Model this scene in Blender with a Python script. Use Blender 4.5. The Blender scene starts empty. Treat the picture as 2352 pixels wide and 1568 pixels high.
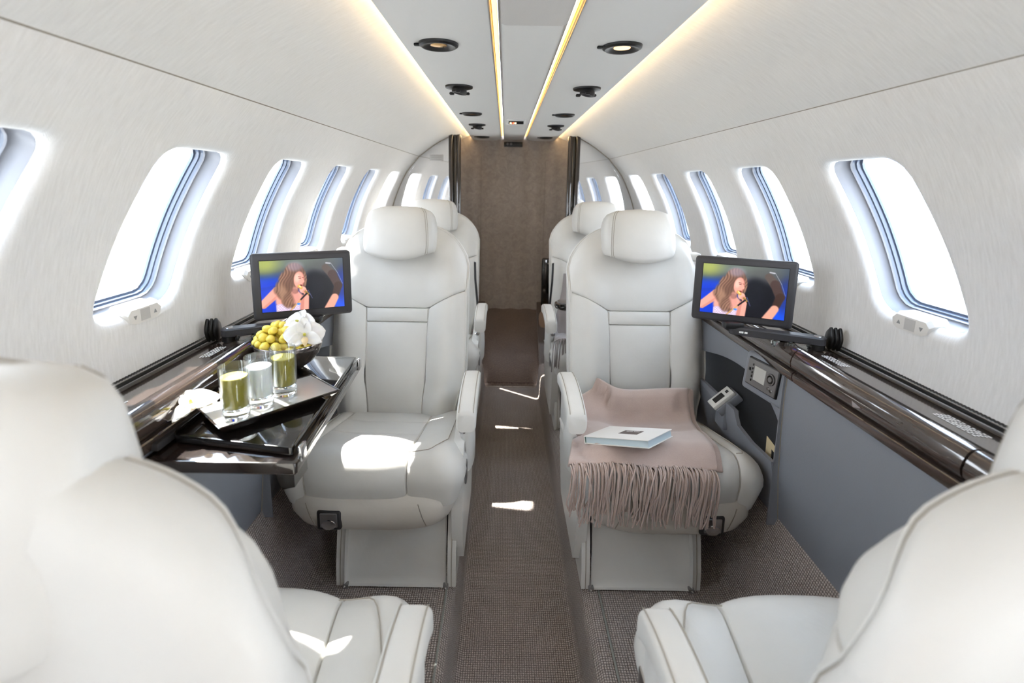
import bpy, bmesh, math, random
import numpy as np
from mathutils import Vector, Matrix
random.seed(7); rng = np.random.default_rng(7)
S = bpy.context.scene; COL = S.collection
R = math.radians

# ------------------------------------------------------------------ camera
F_PX, PITCH, ROLL = 1123.0, 10.0, 0.85
cam = bpy.data.cameras.new('camera'); camo = bpy.data.objects.new('camera', cam); COL.objects.link(camo)
cam.sensor_fit = 'HORIZONTAL'; cam.sensor_width = 36.0; cam.lens = 36.0 * F_PX / 2352
cam.shift_x = 0.00720; cam.shift_y = -0.06846
th, ro = R(PITCH), R(ROLL)
w0 = Vector((0, math.cos(th), -math.sin(th))); r0 = Vector((1, 0, 0)); u0 = r0.cross(w0)
rr = math.cos(ro) * r0 + math.sin(ro) * u0; uu = -math.sin(ro) * r0 + math.cos(ro) * u0
M = Matrix((rr, uu, -w0)).transposed().to_4x4(); M.translation = Vector((-0.045, 0, 1.17)); camo.matrix_world = M
cam.clip_start = 0.02; cam.clip_end = 2000
cam.dof.use_dof = True; cam.dof.focus_distance = 1.25; cam.dof.aperture_fstop = 3.6
S.camera = camo

# ------------------------------------------------------------------ sky, sun, exposure
SKY, SUN, EXPO = 7.0, 20.0, 0.88
wd = bpy.data.worlds.new('sky'); S.world = wd; wd.use_nodes = True
nt = wd.node_tree; nt.nodes.clear()
out = nt.nodes.new('ShaderNodeOutputWorld'); bg = nt.nodes.new('ShaderNodeBackground')
tc = nt.nodes.new('ShaderNodeTexCoord'); sx = nt.nodes.new('ShaderNodeSeparateXYZ'); cr = nt.nodes.new('ShaderNodeValToRGB')
nt.links.new(tc.outputs['Generated'], sx.inputs[0]); nt.links.new(sx.outputs['Z'], cr.inputs[0])
cr.color_ramp.elements[0].color = (0.95, 0.97, 1, 1); cr.color_ramp.elements[1].color = (0.62, 0.78, 1, 1)
nt.links.new(cr.outputs[0], bg.inputs[0]); bg.inputs[1].default_value = SKY; nt.links.new(bg.outputs[0], out.inputs[0])
sl = bpy.data.lights.new('sun', 'SUN'); sl.energy = SUN; sl.angle = R(0.6); sl.color = (1, 0.95, 0.87)
so = bpy.data.objects.new('sun', sl); COL.objects.link(so)
so.rotation_euler = Vector((0.62, -0.42, -1.0)).to_track_quat('-Z', 'Y').to_euler(); so.location = (-6, 4, 10)
vs = S.view_settings; vs.view_transform = 'Standard'; vs.look = 'None'; vs.gamma = 1; vs.use_curve_mapping = False; vs.exposure = EXPO
S.cycles.use_denoising = True
S.cycles.max_bounces = 7; S.cycles.diffuse_bounces = 4; S.cycles.use_adaptive_sampling = True; S.cycles.adaptive_threshold = 0.08; S.cycles.use_light_tree = False; S.cycles.glossy_bounces = 5; S.cycles.transmission_bounces = 8
S.cycles.transparent_max_bounces = 12; S.cycles.sample_clamp_indirect = 6.0; S.cycles.caustics_refractive = False; S.cycles.caustics_reflective = False

# ------------------------------------------------------------------ materials
def lin(c):
    return tuple((x / 12.92 if x <= 0.04045 else ((x + 0.055) / 1.055) ** 2.4) for x in c)
def hexc(h):
    return lin(tuple(int(h[i:i + 2], 16) / 255 for i in (0, 2, 4)))
MATS = {}
def mat(name, col, rough=0.5, metal=0.0, spec=0.5, coat=0.0, emit=None, estr=0.0, trans=0.0, ior=1.45, sub=0.0, sheen=0.0):
    m = bpy.data.materials.new(name); m.use_nodes = True; b = m.node_tree.nodes['Principled BSDF']
    c = hexc(col) if isinstance(col, str) else col
    b.inputs['Base Color'].default_value = (*c, 1); b.inputs['Roughness'].default_value = rough; b.inputs['Metallic'].default_value = metal
    b.inputs['Specular IOR Level'].default_value = spec; b.inputs['Coat Weight'].default_value = coat; b.inputs['Coat Roughness'].default_value = 0.03
    b.inputs['Transmission Weight'].default_value = trans; b.inputs['IOR'].default_value = ior
    if sub: b.inputs['Subsurface Weight'].default_value = sub; b.inputs['Subsurface Radius'].default_value = (0.01, 0.008, 0.004); b.inputs['Subsurface Scale'].default_value = 0.5
    if sheen: b.inputs['Sheen Weight'].default_value = sheen; b.inputs['Sheen Roughness'].default_value = 0.5
    if emit: b.inputs['Emission Color'].default_value = (*emit, 1); b.inputs['Emission Strength'].default_value = estr
    MATS[name] = m
    return m
class NB:  # small node helper
    def __init__(s, m): s.t = m.node_tree; s.b = s.t.nodes['Principled BSDF']
    def n(s, ty, **k):
        x = s.t.nodes.new(ty)
        for a, v in k.items():
            if a == 'i':
                for q, w in v.items(): x.inputs[q].default_value = w
            else: setattr(x, a, v)
        return x
    def l(s, a, b): s.t.links.new(a, b)
    def math(s, op, a, b=None, c=None):
        x = s.n('ShaderNodeMath', operation=op)
        for k, v in enumerate((a, b, c)):
            if v is None: continue
            if isinstance(v, (int, float)): x.inputs[k].default_value = v
            else: s.l(v, x.inputs[k])
        return x.outputs[0]
    def ramp(s, fac, stops):
        x = s.n('ShaderNodeValToRGB'); e = x.color_ramp.elements
        while len(e) < len(stops): e.new(0.5)
        for k, (p, c) in enumerate(stops): e[k].position = p; e[k].color = (*c, 1)
        s.l(fac, x.inputs[0]); return x.outputs[0]
    def mix(s, fac, a, b):
        x = s.n('ShaderNodeMix', data_type='RGBA')
        for i, v in ((0, fac), (6, a), (7, b)):
            if isinstance(v, (int, float)): x.inputs[i].default_value = v
            elif isinstance(v, tuple): x.inputs[i].default_value = (*v, 1)
            else: s.l(v, x.inputs[i])
        return x.outputs[2]
    def bump(s, h, strength=0.3, dist=0.001):
        x = s.n('ShaderNodeBump', i={'Strength': strength, 'Distance': dist}); s.l(h, x.inputs['Height']); s.l(x.outputs[0], s.b.inputs['Normal'])

def leather(name, col, rough=0.42):
    m = mat(name, col, rough, spec=0.4); N = NB(m)
    t = N.n('ShaderNodeTexCoord')
    a = N.n('ShaderNodeTexNoise', i={'Scale': 14.0, 'Detail': 2.0}); N.l(t.outputs['Object'], a.inputs['Vector'])
    c = hexc(col)
    N.l(N.mix(a.outputs[0], tuple(x * 0.95 for x in c), tuple(min(1, x * 1.04) for x in c)), N.b.inputs['Base Color'])
    w = N.n('ShaderNodeTexNoise', i={'Scale': 9.0, 'Detail': 6.0, 'Distortion': 1.4, 'Roughness': 0.6}); N.l(t.outputs['Object'], w.inputs['Vector'])
    N.bump(w.outputs[0], 0.3, 0.003)
    return m
leather('leather', 'D3D1CC')
leather('leather_base', 'C9C3BA', 0.5)
mat('stitch', 'A39C90', 0.7); mat('seam', '8D867B', 0.8)

def uvfabric(name, col, dark, scale=1.0, soft=False):
    m = mat(name, col, 0.9, spec=0.15, sheen=0.15); N = NB(m)
    uv = N.n('ShaderNodeUVMap'); s = N.n('ShaderNodeSeparateXYZ'); N.l(uv.outputs[0], s.inputs[0])
    # herringbone: columns along the arc, chevrons every 9 mm
    p = 0.0075 * scale
    col_i = N.math('PINGPONG', s.outputs[0], p)
    ch = N.math('ADD', s.outputs[1], N.math('MULTIPLY', col_i, 1.0))
    w = N.math('SINE', N.math('MULTIPLY', ch, 6.2832 / (0.0034 * scale)))
    nz = N.n('ShaderNodeTexNoise', i={'Scale': 1.0, 'Detail': 5.0, 'Roughness': 0.6})
    mp = N.n('ShaderNodeMapping'); mp.inputs['Scale'].default_value = (260, 26, 1); N.l(uv.outputs[0], mp.inputs[0]); N.l(mp.outputs[0], nz.inputs['Vector'])
    nf = N.n('ShaderNodeTexNoise', i={'Scale': 900.0, 'Detail': 2.0}); N.l(uv.outputs[0], nf.inputs['Vector'])
    h = N.math('ADD', N.math('MULTIPLY', w, 0.26), N.math('ADD', N.math('MULTIPLY', nz.outputs[0], 0.62), N.math('MULTIPLY', nf.outputs[0], 0.6)))
    f = N.math('SUBTRACT', h, 0.12)
    N.l(N.ramp(f, [(0.1, hexc(dark)), (0.62, hexc(col)), (0.9, tuple(min(1, x * 1.06) for x in hexc(col)))]), N.b.inputs['Base Color'])
    N.bump(h, 0.35, 0.0012)
    return m
uvfabric('wall_fabric', 'ECECEC', 'CCCBC9', .5)
uvfabric('headliner_fabric', 'E7E7E6', 'CAC9C7', .5)
mat('vinyl_white', 'D9D8D6', 0.55, spec=0.3)
mat('grille_cloth', 'C4C1BE', 0.9, spec=0.1)
N = NB(MATS['grille_cloth']); t = N.n('ShaderNodeTexCoord'); v = N.n('ShaderNodeTexVoronoi', i={'Scale': 420.0}); N.l(t.outputs['Object'], v.inputs['Vector']); N.bump(v.outputs[0], 0.4, 0.001)
mat('frame_plastic', '85878E', 0.35, spec=0.3)
mat('frame_inner', '566072', 0.2, spec=0.5)
mat('switch_white', 'DAD8D4', 0.4); mat('switch_grey', 'B9B8B6', 0.45); mat('switch_mark', '8C8C8C', 0.5)
m = bpy.data.materials.new('pane'); m.use_nodes = True; MATS['pane'] = m; T = m.node_tree; T.nodes.clear()
o = T.nodes.new('ShaderNodeOutputMaterial'); mx = T.nodes.new('ShaderNodeMixShader'); tr = T.nodes.new('ShaderNodeBsdfTransparent'); gl = T.nodes.new('ShaderNodeBsdfGlossy'); fr = T.nodes.new('ShaderNodeLayerWeight'); fp = T.nodes.new('ShaderNodeMath'); fp.operation = 'POWER'; fp.inputs[1].default_value = 5.0; fm = T.nodes.new('ShaderNodeMath'); fm.operation = 'MULTIPLY_ADD'; fm.inputs[1].default_value = 0.35; fm.inputs[2].default_value = 0.03
tr.inputs[0].default_value = (0.93, 0.96, 0.98, 1); gl.inputs['Roughness'].default_value = 0.02
T.links.new(fr.outputs['Facing'], fp.inputs[0]); T.links.new(fp.outputs[0], fm.inputs[0]); T.links.new(fm.outputs[0], mx.inputs[0]); T.links.new(tr.outputs[0], mx.inputs[1]); T.links.new(gl.outputs[0], mx.inputs[2]); T.links.new(mx.outputs[0], o.inputs[0])

def clear(name, tint, a, b, rough=0.0):   # thin clear glass: lets light through, mirrors at glancing angles
    m = MATS['pane'].copy(); m.name = name; MATS[name] = m; t = m.node_tree
    for n in t.nodes:
        if n.type == 'BSDF_TRANSPARENT': n.inputs[0].default_value = (*tint, 1)
        if n.type == 'BSDF_GLOSSY': n.inputs['Roughness'].default_value = rough
        if n.type == 'MATH' and n.operation == 'MULTIPLY_ADD': n.inputs[1].default_value = a; n.inputs[2].default_value = b
        if n.type == 'MATH' and n.operation == 'POWER': n.inputs[1].default_value = 3.0
clear('glass_thin', (0.96, 0.98, 0.98), 0.7, 0.05)
def lacquer(name, a, b):
    m = mat(name, a, 0.12, spec=0.5, coat=1.0); N = NB(m); t = N.n('ShaderNodeTexCoord')
    mp = N.n('ShaderNodeMapping'); mp.inputs['Scale'].default_value = (60, 5, 60); N.l(t.outputs['Object'], mp.inputs[0])
    n = N.n('ShaderNodeTexNoise', i={'Scale': 3.0, 'Detail': 6.0, 'Distortion': 0.6}); N.l(mp.outputs[0], n.inputs['Vector'])
    N.l(N.ramp(n.outputs[0], [(0.35, hexc(a)), (0.7, hexc(b))]), N.b.inputs['Base Color']); return m
lacquer('lacquer', '3A302B', '423732'); lacquer('lacquer_dark', '1B1513', '261D1A')
mat('lacquer_black', '0E0C0C', 0.08, coat=1.0)
mat('black_gap', '050505', 0.8)
mat('panel_grey', '80838A', 0.42, spec=0.35)
N = NB(MATS['panel_grey']); t = N.n('ShaderNodeTexCoord'); v = N.n('ShaderNodeTexNoise', i={'Scale': 420.0, 'Detail': 3.0}); N.l(t.outputs['Object'], v.inputs['Vector']); N.bump(v.outputs[0], 0.18, 0.001)
mat('pocket_dark', '26272A', 0.6)
mat('plastic_dark', '2C2B2D', 0.42, spec=0.4); mat('plastic_black', '161617', 0.38, spec=0.5)
mat('bezel', '3B3A3C', 0.45, spec=0.4)
mat('chrome', 'C8C8CA', 0.08, metal=1.0); mat('steel', 'A8A8AA', 0.28, metal=1.0)
mat('gold', 'D0A050', 0.18, metal=1.0)
mat('led_warm', (1, 0.8, 0.5), 0.6, emit=(1.0, 0.70, 0.34), estr=6.5)
mat('led_gold', (1, 0.8, 0.5), 0.6, emit=(1.0, 0.62, 0.20), estr=2.0)
mat('lamp_amber', (1, 0.7, 0.4), 0.4, emit=(1.0, 0.5, 0.18), estr=1.6)
mat('sign_red', (1, 0.2, 0.1), 0.4, emit=(1.0, 0.12, 0.05), estr=2.0); mat('sign_amber', (1, 0.8, 0.5), 0.4, emit=(1.0, 0.75, 0.4), estr=1.5)
mat('sign_dim', '6A666A', 0.5)
mat('mirror', 'F2F2F3', 0.02, metal=1.0)
mat('glass', (1, 1, 1), 0.0, trans=1.0, ior=1.47); mat('acrylic', (0.95, 1, 1), 0.02, trans=1.0, ior=1.49)
mat('juice_green', '988C2A', 0.35, spec=0.4, sub=0.15); mat('juice_froth', 'B7AC4C', 0.5); mat('milk', 'FBFAF6', 0.35, sub=0.2)
mat('grape', 'F1DC6C', 0.2, spec=0.5, sub=0.5); mat('petal', 'F2EEE8', 0.6, sub=0.2, sheen=0.2); mat('orchid_lip', 'E0C89A', 0.5); mat('orchid_core', 'B9B24A', 0.5)
mat('bowl_dark', '4A4442', 0.16, metal=0.9); mat('bowl_inside', 'C99C6B', 0.35, metal=0.6)
N = NB(MATS['bowl_dark']); t = N.n('ShaderNodeTexCoord'); v = N.n('ShaderNodeTexNoise', i={'Scale': 45.0, 'Detail': 6.0, 'Distortion': 2.0}); N.l(t.outputs['Object'], v.inputs['Vector'])
N.l(N.ramp(v.outputs[0], [(0.35, hexc('544E4B')), (0.7, hexc('B5ABA5'))]), N.b.inputs['Base Color'])
mat('mat_silver', 'E4E2DE', 0.28, metal=0.8)
N = NB(MATS['mat_silver']); t = N.n('ShaderNodeTexCoord'); v = N.n('ShaderNodeTexVoronoi', i={'Scale': 380.0}); N.l(t.outputs['Object'], v.inputs['Vector']); N.bump(v.outputs[0], 0.15, 0.0005)
def wool(name, a, b):
    m = mat(name, a, 0.95, spec=0.1, sheen=0.5); N = NB(m); t = N.n('ShaderNodeTexCoord')
    n = N.n('ShaderNodeTexNoise', i={'Scale': 700.0, 'Detail': 3.0}); N.l(t.outputs['Object'], n.inputs['Vector'])
    n2 = N.n('ShaderNodeTexNoise', i={'Scale': 18.0, 'Detail': 3.0}); N.l(t.outputs['Object'], n2.inputs['Vector'])
    N.l(N.mix(N.math('MULTIPLY', N.math('ADD', n.outputs[0], n2.outputs[0]), 0.5), hexc(a), hexc(b)), N.b.inputs['Base Color']); N.bump(n.outputs[0], 0.4, 0.001); return m
wool('wool', 'A18C83', 'CBB7AC'); wool('wool_grey', '7C7472', '9C9390')
mat('book_white', 'E4E0DA', 0.55); mat('book_pages', 'B9C6CA', 0.7); mat('book_label', '5E534E', 0.6); mat('book_spine', '35594C', 0.6); mat('print_white', 'E9E7E2', 0.6)
mat('paper_tan', 'C9B893', 0.8)
mat('lcd', 'B8B6B0', 0.3); mat('device_white', 'D5D4CF', 0.45); mat('device_grey', '6F6C6B', 0.4, spec=0.4)
mat('track_trim', '8E908A', 0.5); mat('leather_tan', 'A98C74', 0.5); mat('placard', 'A9A9A9', 0.5)
mat('belt', '1A1A1C', 0.7)
def carpet(name, dark, mid, light, sc=1.0):
    m = mat(name, mid, 1.0, spec=0.05, sheen=0.2); N = NB(m); uv = N.n('ShaderNodeUVMap'); s = N.n('ShaderNodeSeparateXYZ')
    nd = N.n('ShaderNodeTexNoise', i={'Scale': 60.0, 'Detail': 2.0}); N.l(uv.outputs[0], nd.inputs['Vector'])
    ad = N.n('ShaderNodeMixRGB', blend_type='LINEAR_LIGHT'); ad.inputs[0].default_value = 0.0012; N.l(uv.outputs[0], ad.inputs[1]); N.l(nd.outputs['Color'], ad.inputs[2]); N.l(ad.outputs[0], s.inputs[0])
    k = math.pi / (0.0058 * sc)
    a = N.math('ABSOLUTE', N.math('SINE', N.math('MULTIPLY', s.outputs[0], k))); b = N.math('ABSOLUTE', N.math('SINE', N.math('MULTIPLY', s.outputs[1], k)))
    loop = N.math('POWER', N.math('MULTIPLY', a, b), 0.6)
    n1 = N.n('ShaderNodeTexNoise', i={'Scale': 230.0, 'Detail': 2.0}); N.l(uv.outputs[0], n1.inputs['Vector'])
    n2 = N.n('ShaderNodeTexNoise', i={'Scale': 7.0, 'Detail': 4.0}); N.l(uv.outputs[0], n2.inputs['Vector'])
    f = N.math('ADD', N.math('MULTIPLY', loop, 0.50), N.math('ADD', N.math('MULTIPLY', n1.outputs[0], 0.55), N.math('MULTIPLY', n2.outputs[0], 0.12)))
    N.l(N.ramp(f, [(0.28, hexc(dark)), (0.62, hexc(mid)), (0.88, hexc(light))]), N.b.inputs['Base Color']); N.bump(N.math('ADD', loop, n1.outputs[0]), 0.9, 0.002); return m
carpet('carpet', '625955', '998E88', 'CFC4BC'); carpet('carpet_shaded', '4A3E38', '78675E', 'A5948A')  # second carpet is a darker copy, shade painted in for the rear step
def mottled(name, a, b, sc):
    m = mat(name, a, 0.7, spec=0.2); N = NB(m); t = N.n('ShaderNodeTexCoord')
    n = N.n('ShaderNodeTexNoise', i={'Scale': sc, 'Detail': 6.0, 'Roughness': 0.7, 'Distortion': 1.0}); N.l(t.outputs['Object'], n.inputs['Vector'])
    N.l(N.ramp(n.outputs[0], [(0.35, hexc(a)), (0.7, hexc(b))]), N.b.inputs['Base Color']); return m
mottled('taupe', 'A2978E', 'B9AEA4', 30.0); mottled('concrete', 'B4B3AF', 'C9C8C4', 0.3)
mat('hangar_wall', 'C4CCD6', 0.6); mat('hangar_roof', '6A86B5', 0.5); mat('hangar_door', '9FB0C6', 0.5)

# ------------------------------------------------------------------ builders
class MB:
    def __init__(s): s.v = []; s.f = []; s.uv = None
    def add(s, verts, faces, mtx=None):
        n = len(s.v)
        for p in verts:
            p = Vector(p); s.v.append(tuple(mtx @ p) if mtx is not None else tuple(p))
        s.f += [tuple(n + i for i in f) for f in faces]; return s
    def box(s, c, size, bev=0.0, seg=2, mtx=None):
        bm = bmesh.new(); bmesh.ops.create_cube(bm, size=1)
        for v in bm.verts: v.co = Vector((v.co.x * size[0], v.co.y * size[1], v.co.z * size[2]))
        if bev: bmesh.ops.bevel(bm, geom=bm.edges[:], offset=bev, segments=seg, affect='EDGES', profile=0.5)
        for v in bm.verts: v.co += Vector(c)
        bm.verts.index_update(); s.add([v.co.copy() for v in bm.verts], [[v.index for v in f.verts] for f in bm.faces], mtx); bm.free(); return s
    def grid(s, P, close_u=False, close_v=False):
        P = np.asarray(P); a, b = P.shape[:2]; n = len(s.v); s.v += [tuple(map(float, q)) for q in P.reshape(-1, 3)]
        for i in range(a if close_u else a - 1):
            for j in range(b if close_v else b - 1):
                i2, j2 = (i + 1) % a, (j + 1) % b
                s.f.append((n + i * b + j, n + i * b + j2, n + i2 * b + j2, n + i2 * b + j))
        return s
    def loft(s, rings, cap0=True, cap1=True):
        rings = [np.asarray(r) for r in rings]; n = len(s.v); k = len(rings[0]); s.grid(np.array(rings), False, True)
        if cap0: s.f.append(tuple(n + j for j in reversed(range(k))))
        if cap1: m0 = n + (len(rings) - 1) * k; s.f.append(tuple(m0 + j for j in range(k)))
        return s
    def lathe(s, prof, seg=32, c=(0, 0, 0), caps=True):
        rings = [[(c[0] + r * math.cos(2 * math.pi * k / seg), c[1] + r * math.sin(2 * math.pi * k / seg), c[2] + z) for k in range(seg)] for r, z in prof]
        return s.loft(rings, caps, caps)
    def tube(s, path, rad, seg=8, cap=True):
        path = [Vector(p) for p in path]; rings = []; n = None
        for i, p in enumerate(path):
            t = (path[min(i + 1, len(path) - 1)] - path[max(i - 1, 0)]).normalized()
            if n is None: n = t.orthogonal().normalized()
            n = (n - t * n.dot(t)).normalized(); b = t.cross(n); r = rad(i / (len(path) - 1)) if callable(rad) else rad
            rings.append([tuple(p + r * (math.cos(a) * n + math.sin(a) * b)) for a in [2 * math.pi * k / seg for k in range(seg)]])
        return s.loft(rings, cap, cap)
    def prism(s, poly, vec):  # polygon of 3-D points extruded along vec
        k = len(poly); vec = Vector(vec); a = [Vector(p) for p in poly]
        return s.add(a + [p + vec for p in a], [tuple(range(k)), tuple(reversed(range(k, 2 * k)))] + [(i, k + i, k + (i + 1) % k, (i + 1) % k) for i in range(k)])
    def xform(s, m): s.v = [tuple(m @ Vector(p)) for p in s.v]; return s
    def build(s, name, material, parent=None, smooth=True, angle=35, off=None, flip=False, **tags):
        me = bpy.data.meshes.new(name); vv = s.v
        if off is not None: vv = [(p[0] - off[0], p[1] - off[1], p[2] - off[2]) for p in vv]
        me.from_pydata(vv, [], s.f)
        bm = bmesh.new(); bm.from_mesh(me); bmesh.ops.remove_doubles(bm, verts=bm.verts, dist=1e-6); bmesh.ops.recalc_face_normals(bm, faces=bm.faces)
        if flip: bmesh.ops.reverse_faces(bm, faces=bm.faces)
        bm.to_mesh(me); bm.free()
        me.materials.append(MATS[material])
        if smooth:
            me.shade_smooth()
            if angle: me.set_sharp_from_angle(angle=R(angle))
        o = bpy.data.objects.new(name, me); COL.objects.link(o)
        if parent is not None: o.parent = parent
        for k, v in tags.items(): o[k] = v
        return o
def thing(name, loc=(0, 0, 0), rotz=0.0, **tags):
    o = bpy.data.objects.new(name, None); o.empty_display_size = 0.05; COL.objects.link(o); o.location = loc; o.rotation_euler = (0, 0, rotz)
    for k, v in tags.items(): o[k] = v
    return o
def copy_tree(o, parent=None):
    c = o.copy(); COL.objects.link(c); c.parent = parent
    for ch in list(o.children): copy_tree(ch, c)
    return c
def part(root, name, mb, material, parent=None, **k):  # mb given in world coordinates
    return mb.build(name, material, parent or root, off=root.location, **k)
def smooth01(a, b, x):
    t = np.clip((np.asarray(x, float) - a) / (b - a), 0, 1); return t * t * (3 - 2 * t)
def catmull(pts, n):
    P = np.array(pts, float); P = np.vstack([2 * P[0] - P[1], P, 2 * P[-1] - P[-2]]); o = []
    for i in range(1, len(P) - 2):
        for t in np.linspace(0, 1, n, endpoint=False):
            a, b, c, d = P[i - 1], P[i], P[i + 1], P[i + 2]
            o.append(0.5 * (2 * b + (c - a) * t + (2 * a - 5 * b + 4 * c - d) * t * t + (3 * b - a - 3 * c + d) * t ** 3))
    o.append(P[-2]); return np.array(o)
def uv_from(o, fn):
    me = o.data; uvl = me.uv_layers.new(name='UVMap'); vu = np.array([fn(v.co) for v in me.vertices], np.float32)
    li = np.empty(len(me.loops), np.int32); me.loops.foreach_get('vertex_index', li); uvl.data.foreach_set('uv', vu[li].ravel())

# ================================================================== THE CABIN SHELL
Y0, YB, YW = -1.25, 2.86, 3.20      # open front end, aft bulkhead, lavatory wall
WP = catmull([(.545, 1.325), (.623, 1.23), (.685, 1.10), (.72, .98), (.732, .88), (.728, .78)], 16)
WA = np.concatenate([[0], np.cumsum(np.hypot(*np.diff(WP, axis=0).T))]); AMAX = WA[-1]
WT = np.gradient(WP, WA, axis=0); WT /= np.linalg.norm(WT, axis=1)[:, None]
WN = np.stack([-WT[:, 1], WT[:, 0]], 1); WN *= np.sign(WN[:, :1] + 1e-9)
def wallpt(sd, y, a, d=0.0):
    x = np.interp(a, WA, WP[:, 0]); z = np.interp(a, WA, WP[:, 1]); nx = np.interp(a, WA, WN[:, 0]); nz = np.interp(a, WA, WN[:, 1])
    return (sd * (x + nx * d), y, z + nz * d)
def a_of_z(z): return float(np.interp(-z, -WP[:, 1], WA))
PITCHW = 0.415; WY = [0.932 + PITCHW * k for k in range(-4, 5)]     # window centres
AT, AB = a_of_z(1.238), a_of_z(0.905); AC, HA, HY = (AT + AB) / 2, (AB - AT) / 2, 0.124
def rrect(ang, hy, ha, r):   # ray from centre against a rounded rectangle
    d = np.array([math.cos(ang), math.sin(ang)]); lo, hi = 0, 1.0
    for _ in range(40):
        m_ = (lo + hi) / 2; q = np.abs(d * m_) - np.array([hy - r, ha - r]); sdf = np.linalg.norm(np.maximum(q, 0)) + min(max(q[0], q[1]), 0) - r
        lo, hi = (m_, hi) if sdf < 0 else (lo, m_)
    return d * lo
def cell_angles():
    cs = [math.atan2(sy * v, sx_ * PITCHW / 2) for sx_ in (-1, 1) for sy, v in ((1, AMAX - AC), (-1, AC))]
    return sorted(list(np.linspace(-math.pi, math.pi, 72, endpoint=False) + math.pi / 72) + cs)
ANG = cell_angles()
def rect_hit(ang):
    c, s_ = math.cos(ang), math.sin(ang); tx = PITCHW / 2 / abs(c) if abs(c) > 1e-9 else 9; ty = ((AMAX - AC) if s_ > 0 else AC) / abs(s_) if abs(s_) > 1e-9 else 9
    t = min(tx, ty); return np.array([c * t, s_ * t])
RAKE = -0.26
LIP = 0.021
H0 = [rrect(a, HY, HA, 0.05) for a in ANG]; H0 = [np.array((p[0] + RAKE * p[1], p[1])) for p in H0]; RC = [rect_hit(a) for a in ANG]
def loop_at(inset, depth, sd, yc):
    return [wallpt(sd, yc + p[0] + RAKE * p[1], AC + p[1], depth) for p in [rrect(a, HY - inset, HA - inset, max(0.05 - inset * 0.6, 0.012)) for a in ANG]]
def build_wall(sd, name, label):
    mb = MB()
    for yc in (WY if sd < 0 else WY[2:]):
        rows = []
        for k in range(11):
            t = (k / 10) ** 0.8
            rows.append([wallpt(sd, yc + (1 - t) * c[0] + t * h[0], AC + (1 - t) * c[1] + t * h[1]) for c, h in zip(RC, H0)])
        for k in range(1, 7):
            ph = k / 6 * math.pi / 2; rows.append(loop_at(LIP * math.sin(ph), LIP * (1 - math.cos(ph)), sd, yc))
        mb.grid(np.array(rows), False, True)
    y1 = WY[-1] + PITCHW / 2
    mb.grid(np.array([[wallpt(sd, y, a) for a in np.linspace(0, AMAX, 30)] for y in (y1, YB + 0.03)]))
    o = mb.build(name, 'wall_fabric', angle=60, kind='structure', label=label)
    uv_from(o, lambda c: (c.y, float(np.interp(-c.z, -WP[:, 1], WA))))
    return o
build_wall(-1, 'wall_left', 'curved cabin side wall in pale woven fabric, left of the aisle')
build_wall(1, 'wall_right', 'curved cabin side wall in pale woven fabric, right of the aisle')
ordn = {0: 'nearest to the camera'}
wn = 0; ORD = ['first', 'second', 'third', 'fourth', 'fifth', 'sixth', 'seventh', 'eighth']
for sd in (-1, 1):
    for yc in (WY[1:8] if sd < 0 else WY[2:8]):
        wn += 1
        w = thing('window_%d' % wn, wallpt(sd, yc, AB, 0), kind='structure', label='%s cabin window counted from the end wall, in the %s wall' % (ORD[7 - WY.index(yc)], 'left' if sd < 0 else 'right'))
        L = lambda i, d: loop_at(i, d, sd, yc)
        part(w, 'window_frame', MB().grid(np.array([L(.021, .019), L(.022, .030), L(.024, .041), L(.028, .046), L(.030, .045), L(.031, .048)]), False, True), 'frame_plastic', angle=70)
        part(w, 'inner_trim', MB().grid(np.array([L(.030, .047), L(.031, .054), L(.034, .055), L(.0345, .062), L(.038, .063), L(.038, .068)]), False, True), 'frame_inner', angle=40)
        pl = L(.0375, .065); part(w, 'pane', MB().add(pl + [wallpt(sd, yc, AC, .065)], [(k, (k + 1) % len(pl), len(pl)) for k in range(len(pl))]), 'pane', smooth=False)
        # shade switch on the lower sill
        c0 = Vector(wallpt(sd, yc - .030, AB - .006, .012)); sw = MB(); ring = []
        for dx, dz, sc in ((.022, .010, 1.0), (-.006, .008, 1.0), (-.014, .004, .93)):
            ring.append([(c0.x + sd * dx + 0, c0.y + yy * sc, c0.z + dz + zz * sc) for yy, zz in ((-.042, -.006), (-.046, .008), (-.036, .018), (.036, .018), (.046, .008), (.042, -.006), (.03, -.012), (-.03, -.012))])
        sw.loft(ring); so_ = part(w, 'shade_switch', sw, 'switch_white', angle=30)
        fx = c0.x - sd * .0146
        part(w, 'switch_pad', MB().prism([(fx, c0.y - .012, c0.z - .004), (fx, c0.y + .012, c0.z - .004), (fx, c0.y + .012, c0.z + .018), (fx, c0.y - .012, c0.z + .018)], (sd * .002, 0, 0)), 'switch_grey', so_, smooth=False)
        for s2 in (-1, 1):
            part(w, 'arrow_mark', MB().prism([(fx - sd * .0003, c0.y + s2 * .026 - .004, c0.z + .006 - s2 * .003), (fx - sd * .0003, c0.y + s2 * .026 + .004, c0.z + .006 - s2 * .003), (fx - sd * .0003, c0.y + s2 * .026, c0.z + .006 + s2 * .004)], (sd * .001, 0, 0)), 'switch_mark', so_, smooth=False)

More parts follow.
